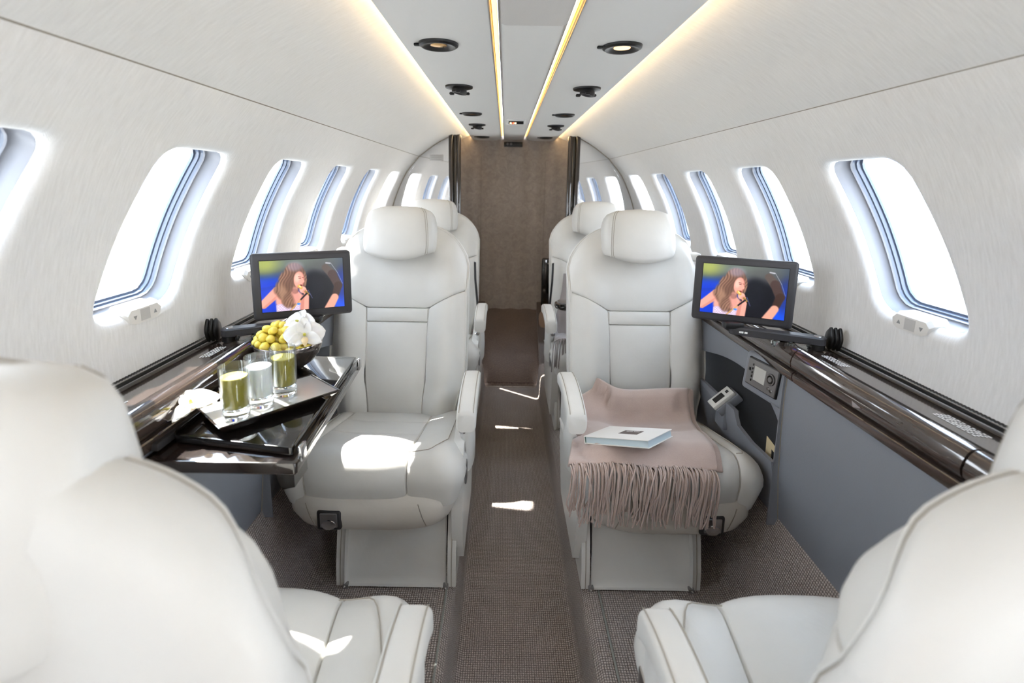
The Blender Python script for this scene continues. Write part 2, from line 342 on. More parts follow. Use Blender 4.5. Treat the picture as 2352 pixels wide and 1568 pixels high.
# ceiling: fabric headliner, side soffits, centre panel, warm strips
def ceil_z(x):
    q = 2 * (abs(x) - .076) / .186 - 1; return 1.447 + (.014 if q < 0 else .007) * abs(q) ** 3.2
ceil = thing('ceiling', (0, 1, 1.45), kind='structure', label='cabin ceiling with white soffits, warm light strips and fabric headliner')
HP = catmull([(.270, 1.478), (.31, 1.462), (.36, 1.440), (.45, 1.393), (.545, 1.325)], 10)
HL = np.concatenate([[0], np.cumsum(np.hypot(*np.diff(HP, axis=0).T))])
for sd in (-1, 1):
    ys = np.linspace(Y0, YW + .03, 30)
    pts = [[(sd * x, y, z) for x, z in HP] + [(sd * .549, y, 1.330)] for y in ys]
    o = part(ceil, 'headliner_panel', MB().grid(np.array(pts)), 'headliner_fabric', angle=60)
    uv_from(o, lambda c: (c.y + 1, float(np.interp(abs(c.x), HP[:, 0], HL)) * 1.0 + 0.3))
    part(ceil, 'seam_gap', MB().tube([(sd * .546, Y0, 1.3262), (sd * .546, YB, 1.3262)], .0022, 6), 'seam')
    xs = np.linspace(.076, .262, 15)
    prof = [(x, ceil_z(x)) for x in xs]
    part(ceil, 'soffit_panel', MB().grid(np.array([[(sd * x, y, z) for x, z in ([(.076, 1.49)] + prof + [(.263, 1.458), (.262, 1.478)])] for y in ys])), 'vinyl_white', angle=50)
    # outer wash light sits behind the soffit edge and grazes the headliner
    part(ceil, 'light_strip', MB().grid(np.array([[(sd * .2645, y, 1.458), (sd * .2645, y, 1.470)] for y in (Y0, YW - .01)])), 'led_warm', smooth=False)
    part(ceil, 'strip_trough', MB().grid(np.array([[(sd * .262, y, 1.474), (sd * .264, y, 1.484), (sd * .272, y, 1.482)] for y in (Y0, YW - .01)])), 'vinyl_white', smooth=False)
    # inner slots with golden reflector
    part(ceil, 'slot_reflector', MB().grid(np.array([[(sd * .0635, y, 1.456), (sd * .0645, y, 1.476), (sd * .0755, y, 1.476), (sd * .0765, y, 1.458)] for y in (Y0, YW - .01)])), 'gold', smooth=False)
    seg = [Y0, .87, 1.66, 2.4, YW - .015]
    for k in range(4):
        part(ceil, 'light_strip', MB().box((sd * .070, (seg[k] + seg[k + 1]) / 2, 1.474), (.008, seg[k + 1] - seg[k] - .006, .003)), 'led_gold', smooth=False)
xs = np.linspace(-.063, .063, 9)
part(ceil, 'centre_panel', MB().grid(np.array([[(x, y, 1.4545 + .006 * abs(x / .063) ** 4) for x in [-.0632] + list(xs) + [.0632]] for y in np.linspace(Y0, YW + .03, 30)])), 'vinyl_white', angle=50)
pl = [(-.058, .20), (-.058, .925), (-.050, .935), (.050, .935), (.058, .925), (.058, .20)]
part(ceil, 'speaker_panel', MB().prism([(x, y, 1.4505) for x, y in pl], (0, 0, .006)), 'grille_cloth', smooth=False)

# floor
FX = [(0, 0), (.135, 0), (.150, .006), (.156, .03), (.159, .11), (.164, .138), (.178, .152), (.196, .153), (.206, .150), (.36, .150), (.525, .150), (.545, .158), (.562, .195), (.622, .385), (.632, .402)]
FXF = [(-x, z) for x, z in reversed(FX[1:])] + FX
FL = np.concatenate([[0], np.cumsum([math.hypot(FXF[i + 1][0] - FXF[i][0], FXF[i + 1][1] - FXF[i][1]) for i in range(len(FXF) - 1)])])
fl = thing('floor', (0, 1, 0), kind='structure', label='carpeted cabin floor with dropped centre aisle')
def floor_piece(name, i0, i1, ya, yb, m='carpet'):
    mb = MB().grid(np.array([[(FXF[i][0], y, FXF[i][1]) for i in range(i0, i1 + 1)] for y in np.linspace(ya, yb, 12)]))
    o = part(fl, name, mb, m, angle=60)
    fx = np.array([p[0] for p in FXF]); uv_from(o, lambda c: (float(np.interp(c.x, fx, FL)), c.y))
n_ = len(FXF)
floor_piece('carpet_bay', 0, 6, Y0, YB); floor_piece('aisle_carpet', 6, n_ - 7, Y0, 2.72); floor_piece('carpet_bay', n_ - 7, n_ - 1, Y0, YB)
mb = MB().grid(np.array([[(x, y, z) for x in (-.172, -.09, 0, .09, .178)] for y, z in ((2.722, .0), (2.724, -.012), (2.74, -.012), (2.745, .02), (2.83, .11), (3.0, .235), (3.19, .345), (3.23, .368))]))
o = part(fl, 'rear_step', mb, 'carpet_shaded', angle=60); uv_from(o, lambda c: (c.x * 1.0, c.y * 1.25))
for sd in (-1, 1):
    part(fl, 'step_cheek', MB().prism([(sd * .172, 2.70, .0), (sd * .172, 2.70, .15), (sd * .172, 2.9, .22), (sd * .172, 3.2, .40), (sd * .172, 3.2, 0)], (sd * .12, 0, 0)), 'carpet', smooth=False)
part(fl, 'threshold', MB().box((0, 2.717, .002), (.31, .012, .006), .002), 'taupe')
for x in (-.045, .012): part(fl, 'screw', MB().lathe([(.004, 0), (.003, .0015), (.001, .002)], 10, (x, 2.716, .005)), 'chrome')
for k, (sd, x) in enumerate(((-1, -.181), (1, .207))):
    MB().box((x, .3, .153), (.005, 1.62, .004), .001).build('trim_%d' % (k + 1), 'track_trim', kind='structure', label='thin pale seat track strip on the %s edge of the aisle' % ('left' if sd < 0 else 'right'))

# unseen partition added to hold back front light, open in the middle
wf = thing('wall_front', (0, -.8, .15), kind='structure', label='unseen partition behind the camera, added to cut the front light')
for sd in (-1, 1):
    prof = [tuple(p) for p in HP] + [tuple(p) for p in WP]; prof = [p for p in prof if p[0] > .30]
    part(wf, 'partition', MB().prism([(sd * x, -.8, z) for x, z in [(.22, .15), (.22, 1.455)] + prof + [(.63, .40), (.53, .15)]], (0, .02, 0)), 'taupe', smooth=False)
wc = [(-.73, .4), (-.73, .95), (-.66, 1.15), (-.5, 1.36), (-.25, 1.46), (.25, 1.46), (.5, 1.36), (.66, 1.15), (.73, .95), (.73, .4), (.5, .0), (-.5, .0)]
scr = [(-.42, 1.08), (-.42, 1.10), (-.40, 1.20), (-.34, 1.30), (-.2, 1.36), (.2, 1.36), (.34, 1.30), (.40, 1.20), (.42, 1.10), (.42, 1.08), (.25, 1.04), (-.25, 1.04)]
part(wf, 'front_light_bulkhead', MB().add([(x, -1.25, z) for x, z in wc] + [(x, -1.25, z) for x, z in scr], [(k, (k + 1) % 12, 12 + (k + 1) % 12, 12 + k) for k in range(12)]), 'taupe', smooth=False)  # unseen wall added so front light enters only through a windscreen-sized opening
# unseen doorway on the right, added to bring light into the lower cabin
d1 = thing('door_1', (.70, -.42, .15), kind='structure', label='unseen entrance doorway on the right, added to light the lower cabin')
dprof = [tuple(p) for p in WP] + [(.70, .60), (.632, .40)]
part(d1, 'forward_wall', MB().grid(np.array([[(x, y, z) for x, z in dprof] for y in (Y0, -.74)])), 'wall_fabric', angle=60)
part(d1, 'door_header', MB().grid(np.array([[(x, y, z) for x, z in dprof if z > .93] for y in (-.76, -.10)])), 'wall_fabric', angle=60)  # header hangs low to keep doorway light off the foreground seats
part(d1, 'aft_wall', MB().grid(np.array([[(x, y, z) for x, z in dprof] for y in (-.36, -.10)])), 'wall_fabric', angle=60)
for y in (-.74, -.36): part(d1, 'door_frame', MB().tube([(x + .004, y, z) for x, z in dprof], .014, 8), 'frame_plastic')
# lavatory wall and vestibule
wb = thing('wall_back', (0, YW, .3), kind='structure', label='taupe leather-like end wall at the far end of the aisle')
part(wb, 'wall_sheet', MB().grid(np.array([[(x, YW + (.004 * math.cos(x * 60)), z) for x in np.linspace(-.42, .42, 40)] for z in np.linspace(0.2, 1.56, 12)])), 'taupe', angle=60)
for sd in (-1, 1): part(wb, 'side_sheet', MB().grid(np.array([[(sd * (.34 + .02 * t), y, z) for t, y in ((0, YB + .03), (1, YW))] for z in (0.15, 1.47)])), 'taupe', smooth=False)
part(wb, 'door_line', MB().box((-.205, YW - .006, .85), (.002, .003, 1.0)), 'seam', smooth=False); part(wb, 'door_line', MB().box((.205, YW - .006, 1.02), (.002, .003, .60)), 'seam', smooth=False)
# glossy jambs and mirrored panels
for sd in (-1, 1):
    side = 'left' if sd < 0 else 'right'
    j = thing('door_jamb', (sd * .335, YB - .01, .15), label='dark glossy door jamb on the %s of the end wall' % side, category='door jamb', group='jambs beside the end wall')
    mb = MB()
    for x0, w_, y_ in ((.300, .024, YB - .030), (.330, .012, YB - .012), (.344, .028, YB - .026)): mb.box((sd * (x0 + w_ / 2), y_, .795), (w_, .05, 1.30), .006, 2)
    part(j, 'jamb_moulding', MB().box((sd * .313, YB - .03, .795), (.024, .05, 1.30), .008, 3), 'lacquer_dark'); part(j, 'jamb_groove', MB().box((sd * .334, YB - .012, .795), (.020, .04, 1.30), .003), 'lacquer_black'); part(j, 'jamb_moulding', MB().box((sd * .356, YB - .026, .795), (.026, .05, 1.30), .008, 3), 'lacquer_dark')
    prof = [tuple(p) for p in HP[6:]] + [tuple(p) for p in WP]; prof = [p for p in prof if p[0] > .37]
    poly = [(.37, .16), (.37, 1.434)] + prof + [(.63, .40), (.53, .15)]
    yy = lambda x: YB - .012 + (x - .37) * math.tan(R(3.6))
    pp = [(sd * x, yy(x), z) for x, z in poly]
    mp = thing('mirror_panel', (sd * .5, YB, .15), label='mirrored bulkhead panel between the %s wall and the door jamb' % side, category='mirror', group='bulkhead mirrors')
    part(mp, 'mirror_sheet', MB().prism(pp, (0, .008, 0)), 'mirror', smooth=False)
    part(mp, 'edge_piping', MB().tube([(sd * (x - .004), yy(x) - .004, z) for x, z in prof[::3]], .002, 6), 'stitch')
    if sd < 0: part(mp, 'placard', MB().box((-.442, yy(.442) - .0035, 1.318), (.078, .003, .034), .001), 'placard'); 
    if sd < 0:
        for k in range(3): part(mp, 'print_line', MB().box((-.442, yy(.442) - .0056, 1.327 - .009 * k), (.06, .001, .003)), 'switch_mark', smooth=False)
bp = thing('black_cabinet_door', (.27, YW - .03, .36), label='glossy black cabinet door low on the end wall beside the right rear seat', category='cabinet door')
part(bp, 'door_panel', MB().box((.262, YW - .015, .54), (.125, .024, .32), .01, 3), 'lacquer_black'); part(bp, 'latch_knob', MB().lathe([(.006, 0), (.006, .006), (.003, .009)], 12, (.24, YW - .036, .665)), 'chrome')
tn = thing('rolled_leather_pad', (.215, 3.05, .33), label='rounded tan leather pad below the glossy black cabinet door', category='pad')
part(tn, 'pad', MB().loft([[(.215 + .035 * sc * math.cos(a), 3.05 + yy_, .315 + .055 * sc * math.sin(a)) for a in np.linspace(0, 2 * math.pi, 20, endpoint=False)] for yy_, sc in ((-.05, .6), (-.045, .9), (-.03, 1), (.05, 1), (.07, .8))]), 'leather_tan')
ss = thing('seat_belt_sign', (0, 2.24, 1.44), label='small black warning sign with lit symbols on the ceiling', category='sign')
rot = Matrix.Translation((-.004, 2.24, 1.4455)) @ Matrix.Rotation(R(-38), 4, 'X')
part(ss, 'sign_housing', MB().box((0, 0, .002), (.088, .032, .012), .005, 2, rot), 'vinyl_white'); part(ss, 'sign_face', MB().box((0, 0, -.005), (.066, .017, .004), .001, 1, rot), 'plastic_black')
for x, c_ in ((-.024, 'sign_amber'), (-.012, 'sign_red'), (-.003, 'sign_amber')): part(ss, 'lit_symbol', MB().box((x, .001, -.0075), (.008, .008, .001), 0, 1, rot), c_, smooth=False)
ss = thing('wall_sign', (0, YW - .02, 1.40), label='small black unlit sign high on the taupe end wall', category='sign')
part(ss, 'sign_face', MB().box((-.002, YW - .012, 1.424), (.118, .018, .03), .003), 'plastic_black')
for x in (-.038, -.016): part(ss, 'dim_symbol', MB().lathe([(.008, 0), (.007, .0015)], 14, (0, 0, 0)).xform(Matrix.Translation((x, YW - .0215, 1.426)) @ Matrix.Rotation(R(90), 4, 'X')), 'sign_dim')

# ceiling fittings
def reading_light(x, y, lit, label):
    t_ = thing('reading_light', (x, y, ceil_z(x)), label=label, category='lamp', group='reading lights in the ceiling')
    MB().lathe([(.040, .001), (.039, -.004), (.034, -.007), (.028, -.0065), (.022, -.0025), (.0, -.0020)], 36, caps=False).build('bezel', 'plastic_black', t_)
    MB().lathe([(.0, -.0042), (.010, -.0040), (.0165, -.0032), (.0165, -.0020)], 24, caps=False).build('lens', 'lamp_amber' if lit else 'gold', t_)
    MB().box((-.043, 0, -.002), (.014, .010, .005), .002).build('thumb_tab', 'plastic_black', t_)
def gasper(x, y, label):
    t_ = thing('air_vent', (x, y, ceil_z(x)), label=label, category='air vent', group='air vents in the ceiling')
    MB().lathe([(.040, .001), (.039, -.004), (.031, -.006), (.024, -.008)], 36).build('flange', 'plastic_black', t_)
    MB().lathe([(.020, -.006), (.022, -.014), (.021, -.020), (.016, -.021), (.012, -.016)], 30).xform(Matrix.Translation((.004, -.004, 0)) @ Matrix.Rotation(R(12), 4, 'Y')).build('nozzle', 'plastic_dark', t_)
    for k in range(3): a = k * 2.1 + .5; MB().box((.026 * math.cos(a), .026 * math.sin(a), -.017), (.014, .012, .007), .002, 1).build('nozzle_tab', 'plastic_black', t_)
for sd in (-1, 1):
    s_ = 'left' if sd < 0 else 'right'
    reading_light(sd * .184, 1.045, sd > 0, 'black round reading light nearest the camera on the %s soffit' % s_)
    gasper(sd * .184, 1.478, 'black air vent behind the nearest reading light on the %s soffit' % s_)
    reading_light(sd * .183, 2.01, False, 'black reading light between the two air vents on the %s soffit' % s_)
    gasper(sd * .184, 2.37, 'small far black air vent on the %s soffit' % s_)
    reading_light(sd * .184, 2.95, False, 'farthest black reading light above the %s door jamb' % s_)

# ================================================================== SIDE LEDGES AND PANELS
LT = [(.727, .803), (.640, .812), (.612, .822)]
ROLL_ = [(.612, .822), (.603, .821), (.597, .815), (.592, .804), (.590, .793), (.592, .783), (.598, .776), (.606, .774)]
LOW = [(.612, .771), (.601, .770), (.597, .766), (.597, .757), (.600, .748), (.612, .746)]
PAN = [(.606, .752), (.604, .70), (.606, .62), (.612, .50), (.624, .385)]
def strip(sd, prof, ya, yb, n=2): return MB().grid(np.array([[(sd * x, y, z) for x, z in prof] for y in np.linspace(ya, yb, n)]))
def closed(sd, prof, ya, yb):
    return MB().loft([[(sd * x, y, z) for x, z in prof] for y in (ya, yb)])
SEGS = [(Y0, .618), (.622, 1.030), (1.034, 2.20), (2.204, YB - .02)]
for sd in (-1, 1):
    s_ = 'left' if sd < 0 else 'right'; Y0S = Y0 if sd < 0 else -.10
    lg = thing('side_ledge', (sd * .66, 1, .75), label='glossy dark brown lacquered ledge along the %s wall under the windows' % s_, category='ledge')
    for ya, yb in SEGS:
        ya = max(ya, Y0S)
        tp = part(lg, 'ledge_top', closed(sd, LT + [(.612, .800), (.727, .790)], ya, yb), 'lacquer', smooth=False)
        part(lg, 'front_roll', closed(sd, ROLL_ + [(.62, .79)], ya, yb), 'lacquer', angle=50)
        part(lg, 'lower_trim', closed(sd, LOW + [(.62, .76)], ya, yb), 'lacquer', angle=40)
    part(lg, 'shadow_gap', strip(sd, [(.616, .808), (.616, .747)], Y0S, YB - .02), 'black_gap', smooth=False)
    part(lg, 'wall_channel', MB().tube([(sd * .722, Y0S, .811), (sd * .722, YB - .02, .811)], .0035, 8), 'black_gap'); part(lg, 'rope_trim', MB().tube([(sd * .730, y, .816 + .0005 * math.sin(y * 900)) for y in np.linspace(.2, 1.6, 900)], .0022, 6), 'plastic_black')
    # latch
    part(lg, 'latch', MB().prism([(sd * .5892, .812, .790), (sd * .5892, .836, .794), (sd * .5892, .832, .783)], (sd * .004, 0, 0)), 'chrome', smooth=False)
    # printed placards
    def prints(name, x0, y0, nl, nw, dy):
        mb = MB()
        for i in range(nl):
            for k in range(nw):
                w_ = dy * random.uniform(.55, .9); x = x0 + i * .0062; z = np.interp(x, [.612, .640, .735], [.822, .812, .802]) + .0006
                y = y0 + k * dy + random.uniform(0, .1) * dy
                mb.add([(sd * (x - .0016), y, z + .0002), (sd * (x + .0016), y, z - .0000), (sd * (x + .0016), y + w_, z - .0000), (sd * (x - .0016), y + w_, z + .0002)], [(0, 1, 2, 3)])
        part(lg, name, mb, 'print_white', smooth=False, kind='stuff')
    prints('placard_print', .664, .68, 5, 9, .0085); prints('placard_print', .656, .965, 4, 9, .0075)
    if sd > 0:
        part(lg, 'cup_ring', MB().loft([[(.685 + r * math.cos(a), .545 + r * math.sin(a), z) for a in np.linspace(0, 2 * math.pi, 40, endpoint=False)] for r, z in ((.034, .808), (.034, .812), (.032, .812), (.032, .808))], False, False), 'chrome')
    # grey lower wall panels
    pn = thing('wall_lower_' + s_, (sd * .61, 1, .385), label='grey leather-like lower wall panelling on the %s side' % s_, kind='structure')
    part(pn, 'front_panel', strip(sd, PAN, Y0S, 1.060), 'panel_grey', angle=60)
    part(pn, 'panel_joint', MB().tube([(sd * (x - .0005), 1.061, z) for x, z in PAN], .0014, 6), 'seam')
    # aft panel with an arched pocket
    top = catmull([(1.062, .615), (1.10, .648), (1.17, .682), (1.26, .692), (1.37, .683), (1.50, .655), (1.72, .60)], 8)
    rows = [[(sd * (.606 - .0 + .0), y, .752) for y in top[:, 0]], [(sd * .604, y, .752 - (.752 - z) * .5) for y, z in top], [(sd * .606, y, z) for y, z in top], [(sd * .612, y, z + .002) for y, z in top], [(sd * .640, y, z + .003) for y, z in top]]
    part(pn, 'aft_panel', MB().grid(np.array(rows)), 'panel_grey', angle=40)
    part(pn, 'aft_panel', strip(sd, [(.606, .752), (.606, .62), (.624, .385)], 1.72, YB - .02), 'panel_grey', smooth=False)
    part(pn, 'pocket_back', MB().add([(sd * .640, 1.062, .72), (sd * .640, 1.72, .72), (sd * .645, 1.72, .38), (sd * .645, 1.062, .38)], [(0, 1, 2, 3)]), 'pocket_dark', smooth=False)
    low = [(1.062, .535), (1.16, .530), (1.235, .538), (1.262, .57), (1.40, .566), (1.72, .56)]
    part(pn, 'pocket_wall', MB().prism([(sd * .592, y, z) for y, z in low] + [(sd * .617, 1.72, .390), (sd * .617, 1.062, .390)], (sd * .010, 0, 0)), 'panel_grey', smooth=False)
    part(pn, 'pocket_end', MB().box((sd * .62, 1.0625, .56), (.045, .003, .38)), 'panel_grey', smooth=False)
    # raised control bezel
    bz = Matrix.Translation((sd * .598, 1.137, .716)) @ Matrix.Rotation(sd * R(10), 4, 'Z') @ Matrix.Rotation(sd * R(6), 4, 'Y')
    part(pn, 'control_boss', MB().box((sd * .006, 0, -.004), (.022, .15, .10), .010, 3, bz), 'panel_grey')
    if sd > 0:
        cp = thing('control_panel', bz.translation, label='grey seat control panel with small display and round dial on the right wall', category='control panel')
        part(cp, 'panel_plate', MB().box((-.009, 0, 0), (.008, .105, .066), .003, 2, bz), 'device_grey')
        part(cp, 'panel_frame', MB().box((-.0065, 0, 0), (.008, .110, .071), .003, 2, bz), 'plastic_black')
        part(cp, 'display', MB().box((-.0135, .004, .002), (.002, .040, .036), .0004, 1, bz), 'lcd')
        rx = Matrix.Rotation(R(-90), 4, 'Y')
        dl = part(cp, 'dial', MB().lathe([(.013, 0), (.013, .003), (.011, .0035), (.0105, .001), (.006, .001), (.006, .004), (.0, .0045)], 24).xform(bz @ Matrix.Translation((-.013, -.034, .006)) @ rx), 'device_grey'); part(cp, 'dial_ring', MB().lathe([(.0145, 0), (.0145, .001)], 24).xform(bz @ Matrix.Translation((-.0132, -.034, .006)) @ rx), 'plastic_black', dl)
        for k in range(5): part(cp, 'button', MB().box((-.0135, .031, -.020 + .010 * k), (.002, .003, .005), 0, 1, bz), 'plastic_black', smooth=False)
        part(cp, 'button', MB().box((-.0135, .041, .006), (.002, .006, .008), .0005, 1, bz), 'plastic_black')
        for q in ((-.030, -.018), (-.040, -.020)): part(cp, 'push_button', MB().lathe([(.004, 0), (.003, .002)], 12).xform(bz @ Matrix.Translation((-.013, q[0], q[1])) @ rx), 'chrome')
        hs = thing('handset', (.595, 1.34, .52), label='pale handset with dark display in its cradle in the right side pocket', category='handset')
        hm = Matrix.Translation((.592, 1.335, .568)) @ Matrix.Rotation(R(-42), 4, 'Y')
        part(hs, 'handset_body', MB().box((0, 0, .004), (.074, .046, .012), .003, 2, hm), 'device_white'); part(hs, 'handset_display', MB().box((-.006, 0, .0102), (.034, .024, .001), .0003, 1, hm), 'plastic_black'); part(hs, 'handset_key', MB().box((.024, 0, .0102), (.009, .012, .001), .0003, 1, hm), 'plastic_dark')
        part(hs, 'handset_cradle', MB().box((.004, 0, -.014), (.078, .054, .026), .004, 2, hm), 'panel_grey'); part(hs, 'cradle_foot', MB().box((.610, 1.335, .515), (.045, .054, .06), .004, 2), 'panel_grey')
        pc = thing('paper_card', (.615, 1.10, .52), label='tan printed card tucked in the right side pocket', category='card')
        part(pc, 'card_sheet', MB().prism([(.617, 1.064, .45), (.617, 1.13, .45), (.617, 1.135, .562), (.617, 1.064, .549)], (.0012, 0, 0)), 'paper_tan', smooth=False); part(pc, 'card_print', MB().prism([(.6165, 1.068, .52), (.6165, 1.105, .52), (.6165, 1.108, .541), (.6165, 1.068, .536)], (.0003, 0, 0)), 'plastic_dark', smooth=False)

# ================================================================== SEATS
def panel_mesh(f, s0, s1, t0, t1, ns, nt, r=.007, bulge=.006, edges='lrbt', pw=3.0):
    def sp(n):  # denser near both ends
        u = np.linspace(0, 1, n + 1); return .5 - .5 * np.cos(u * np.pi) * (1 - .25 * np.sin(u * np.pi) ** 2)
    ss_ = s0 + (s1 - s0) * sp(ns); tt = t0 + (t1 - t0) * sp(nt)
    P = np.array([[f(s, t) for t in tt] for s in ss_], float)
    du = np.gradient(P, axis=0); dv = np.gradient(P, axis=1); Nn = np.cross(du, dv); Nn /= np.linalg.norm(Nn, axis=2)[..., None] + 1e-12
    ls = np.concatenate([np.zeros((1, nt + 1)), np.cumsum(np.linalg.norm(np.diff(P, axis=0), axis=2), axis=0)]); lt = np.concatenate([np.zeros((ns + 1, 1)), np.cumsum(np.linalg.norm(np.diff(P, axis=1), axis=2), axis=1)], axis=1)
    a = ls / (ls[-1:] + 1e-9); b = lt / (lt[:, -1:] + 1e-9)
    disp = bulge * (1 - np.abs(2 * a - 1) ** pw) * (1 - np.abs(2 * b - 1) ** pw)
    for e, d in (('l', ls), ('r', ls[-1:] - ls), ('b', lt), ('t', lt[:, -1:] - lt)):
        if e in edges: q = np.clip(r - d, 0, r); disp = disp - (r - np.sqrt(np.maximum(r * r - q * q, 0)))
    return P, Nn, disp
def panel(f, *a, sign=1, **k):
    P, Nn, d = panel_mesh(f, *a, **k); return MB().grid(P + sign * Nn * d[..., None])

def make_seat(sd, lean, name, rear_detail=False, by=.165, ash=0.0, hz=.528, thk=1.0, dv=0.0, hf=1.0):
    """seat facing -Y in its own frame; sd=+1: aisle on local +x"""
    root = thing(name)
    XF = lambda mb: mb.xform(Matrix.Scale(sd, 4, (1, 0, 0)))
    B = lambda nm, mb, mt, par=None, **k: XF(mb).build(nm, mt, par or root, **k)
    # ---- cushion (rounded, folded sheet, tilted)
    W_, YF, YR, RR, DROP, CX = .224, -.264, .21, .060, .062, .030
    tilt = Matrix.Translation((0, -.20, .366)) @ Matrix.Rotation(R(-13.5), 4, 'X') @ Matrix.Translation((0, .20, 0))
    def cush(u, v):   # u across metres from -W-ext..W+ext, v from rear to front (+ beyond)
        iu, ivf = W_ - RR, YF + RR
        ou = max(abs(u) - iu, 0) * (1 if u > 0 else -1); yv = v
        ov = min(yv - ivf, 0)
        o_ = max(abs(ou), abs(ov)); L_ = math.hypot(ou, ov)
        px, py = max(-iu, min(iu, u)), max(ivf, yv); z = 0
        if o_ > 0:
            dx, dy = ou / L_, ov / L_; q = min(o_ / RR, math.pi / 2); hh = RR * math.sin(q); z = -RR * (1 - math.cos(q)) - max(0, o_ - RR * math.pi / 2)
            over = max(0, o_ - RR * math.pi / 2); hh -= .25 * over
            px += dx * hh; py += dy * hh
        crown = .010 * (1 - (u / .3) ** 2) + .012 * math.exp(-((abs(u) - .165) / .05) ** 2)
        p_ = tilt @ Vector((px + CX, py, crown)); q_ = min(1, -z / (RR + DROP)); p_.z = p_.z * (1 - q_) + .256 * q_
        return tuple(p_)
    U = W_ - RR + RR * math.pi / 2 + DROP; V = YF + RR - RR * math.pi / 2 - DROP
    def fc(s, t): return cush(s, t)
    half = .122
    cy = [YR, .07, -.06, V]
    for k in range(3):
        def g(s, t): return cush(s - .03 + .0 * t, t)
        B('cushion_panel', panel(g, -half, half, cy[k], cy[k + 1], 16, 26 if k == 2 else 10, r=.006 if k == 2 else .004, bulge=.016 if k == 2 else .005, edges='lrbt', sign=-1), 'leather')
    for s2 in (-1, 1):
        a_, b_ = (half - .03, U) if s2 > 0 else (-U, -half - .03)
        bo = B('cushion_bolster', panel(lambda s, t: cush(s, t), a_, b_, YR, V, 18, 34, r=.006, bulge=.006, edges='l' if s2 > 0 else 'r', sign=-1), 'leather')
        # top-stitched seam along the bolster edge
        pth = []
        for q in np.linspace(0, 1, 40):
            u_ = s2 * (W_ - .045 - (0.0 if q < .62 else .0)); v_ = .12 - q * .36
            if q > .72:
                k_ = (q - .72) / .28; u_ = s2 * ((W_ - .045) * (1 - k_) + (half + .0) * k_ - (.03 * s2 * k_)); v_ = .12 - .72 * .36 - .085 * math.sin(min(k_ * 2.2, 1) * math.pi / 2)
            p = Vector(cush(u_, v_)); pth.append(p + Vector((0, -.0035 if q > .7 else -.001, .0078)))
        B('stitching', MB().tube(pth, .0011, 5), 'stitch', bo)
    # ---- pan under the cushion
    rings = []
    for z, w_, yf, e in ((.292, .205, -.250, 5), (.27, .214, -.266, 5), (.235, .212, -.268, 5), (.205, .200, -.260, 4.5), (.187, .180, -.240, 4), (.180, .13, -.18, 4)):
        yr = .20; cyy, hy = (yf + yr) / 2, (yr - yf) / 2; ring = []
        for a in np.linspace(0, 2 * math.pi, 56, endpoint=False):
            c, s_ = math.cos(a), math.sin(a); ring.append((.028 + w_ * math.copysign(abs(c) ** (2 / e), c), cyy + hy * math.copysign(abs(s_) ** (2 / e), s_), z))
        rings.append(ring)
    pan = B('seat_pan', MB().loft(rings), 'leather_base', angle=50)
    for x_ in (-.115, .150): B('pan_seam', MB().tube([(x_ + .005 * k_, -.2685 + (.004 if z_ > .27 else 0) + (.008 if z_ < .21 else 0), z_) for k_, z_ in enumerate((.275, .262, .245, .232, .222))], .0012, 5), 'seam', pan)
    # life-vest latch (outboard)
    lx = -.060
    la = B('latch_frame', MB().box((lx, -.264, .232), (.058, .014, .050), .006, 3), 'plastic_dark', pan); B('latch_plate', MB().box((lx, -.2705, .234), (.042, .006, .037), .003, 2), 'steel', pan); B('latch_cup', MB().loft([[(lx + .018 * sc * math.cos(a), -.2740 - dy, .224 + .013 * sc * math.sin(a)) for a in np.linspace(0, 2 * math.pi, 24, endpoint=False)] for sc, dy in ((1, -.001), (.92, .001), (.5, .0016), (.1, .0017))]), 'chrome', pan)
    # ---- leg rest / pedestal
    lcx, lw = .080, .128
    def fl_(s, t): # t 0 top .. 1 bottom
        return (lcx + lw * s * (1 + .02 * t), -.160 - .046 * t - .010 * math.sin(min(1, t * 1.02) * math.pi) , .196 * (1 - t) + .004)
    B('leg_rest', panel(fl_, -1, 1, 0, 1, 14, 18, r=.010, bulge=.018, edges='lrbt', sign=1), 'leather')
    for s2 in (-1, 1):
        poly = [(-.168, .19), (-.190, .12), (-.206, .05), (-.209, .002), (.05, .002), (.05, .19)]
        ck = B('pedestal_cheek', MB().prism([(lcx + s2 * (lw + .003), y, z) for y, z in poly], (s2 * .022, 0, 0)), 'leather', smooth=False)
        B('stitching', MB().tube([(lcx + s2 * (lw + .014), y - .0015, z) for y, z in ((-.168, .185), (-.190, .12), (-.206, .05), (-.209, .004))], .0012, 5), 'stitch', ck)
        B('track_foot', MB().box((lcx + s2 * lw, -.20, .006), (.014, .035, .012), .002), 'steel')
    B('pedestal', MB().box((lcx, .02, .095), (.22, .34, .185), .01), 'pocket_dark')
    # ---- back: frame whose z runs up the leaning back, y toward the rear
    BK = Matrix.Translation((0, by, .285)) @ Matrix.Rotation(-R(lean), 4, 'X')
    Lb = .615; SC = .46
    def hw(v): return .219 - .030 * (1 - smooth01(0, .16, v))
    def vtop(s): return .490 + dv + .145 * max(0, 1 - abs(s) ** 2.6) ** .62
    def vseam(s):
        k_ = max(0, abs(s) - SC) / (1 - SC); return .345 + .062 * k_ ** .9
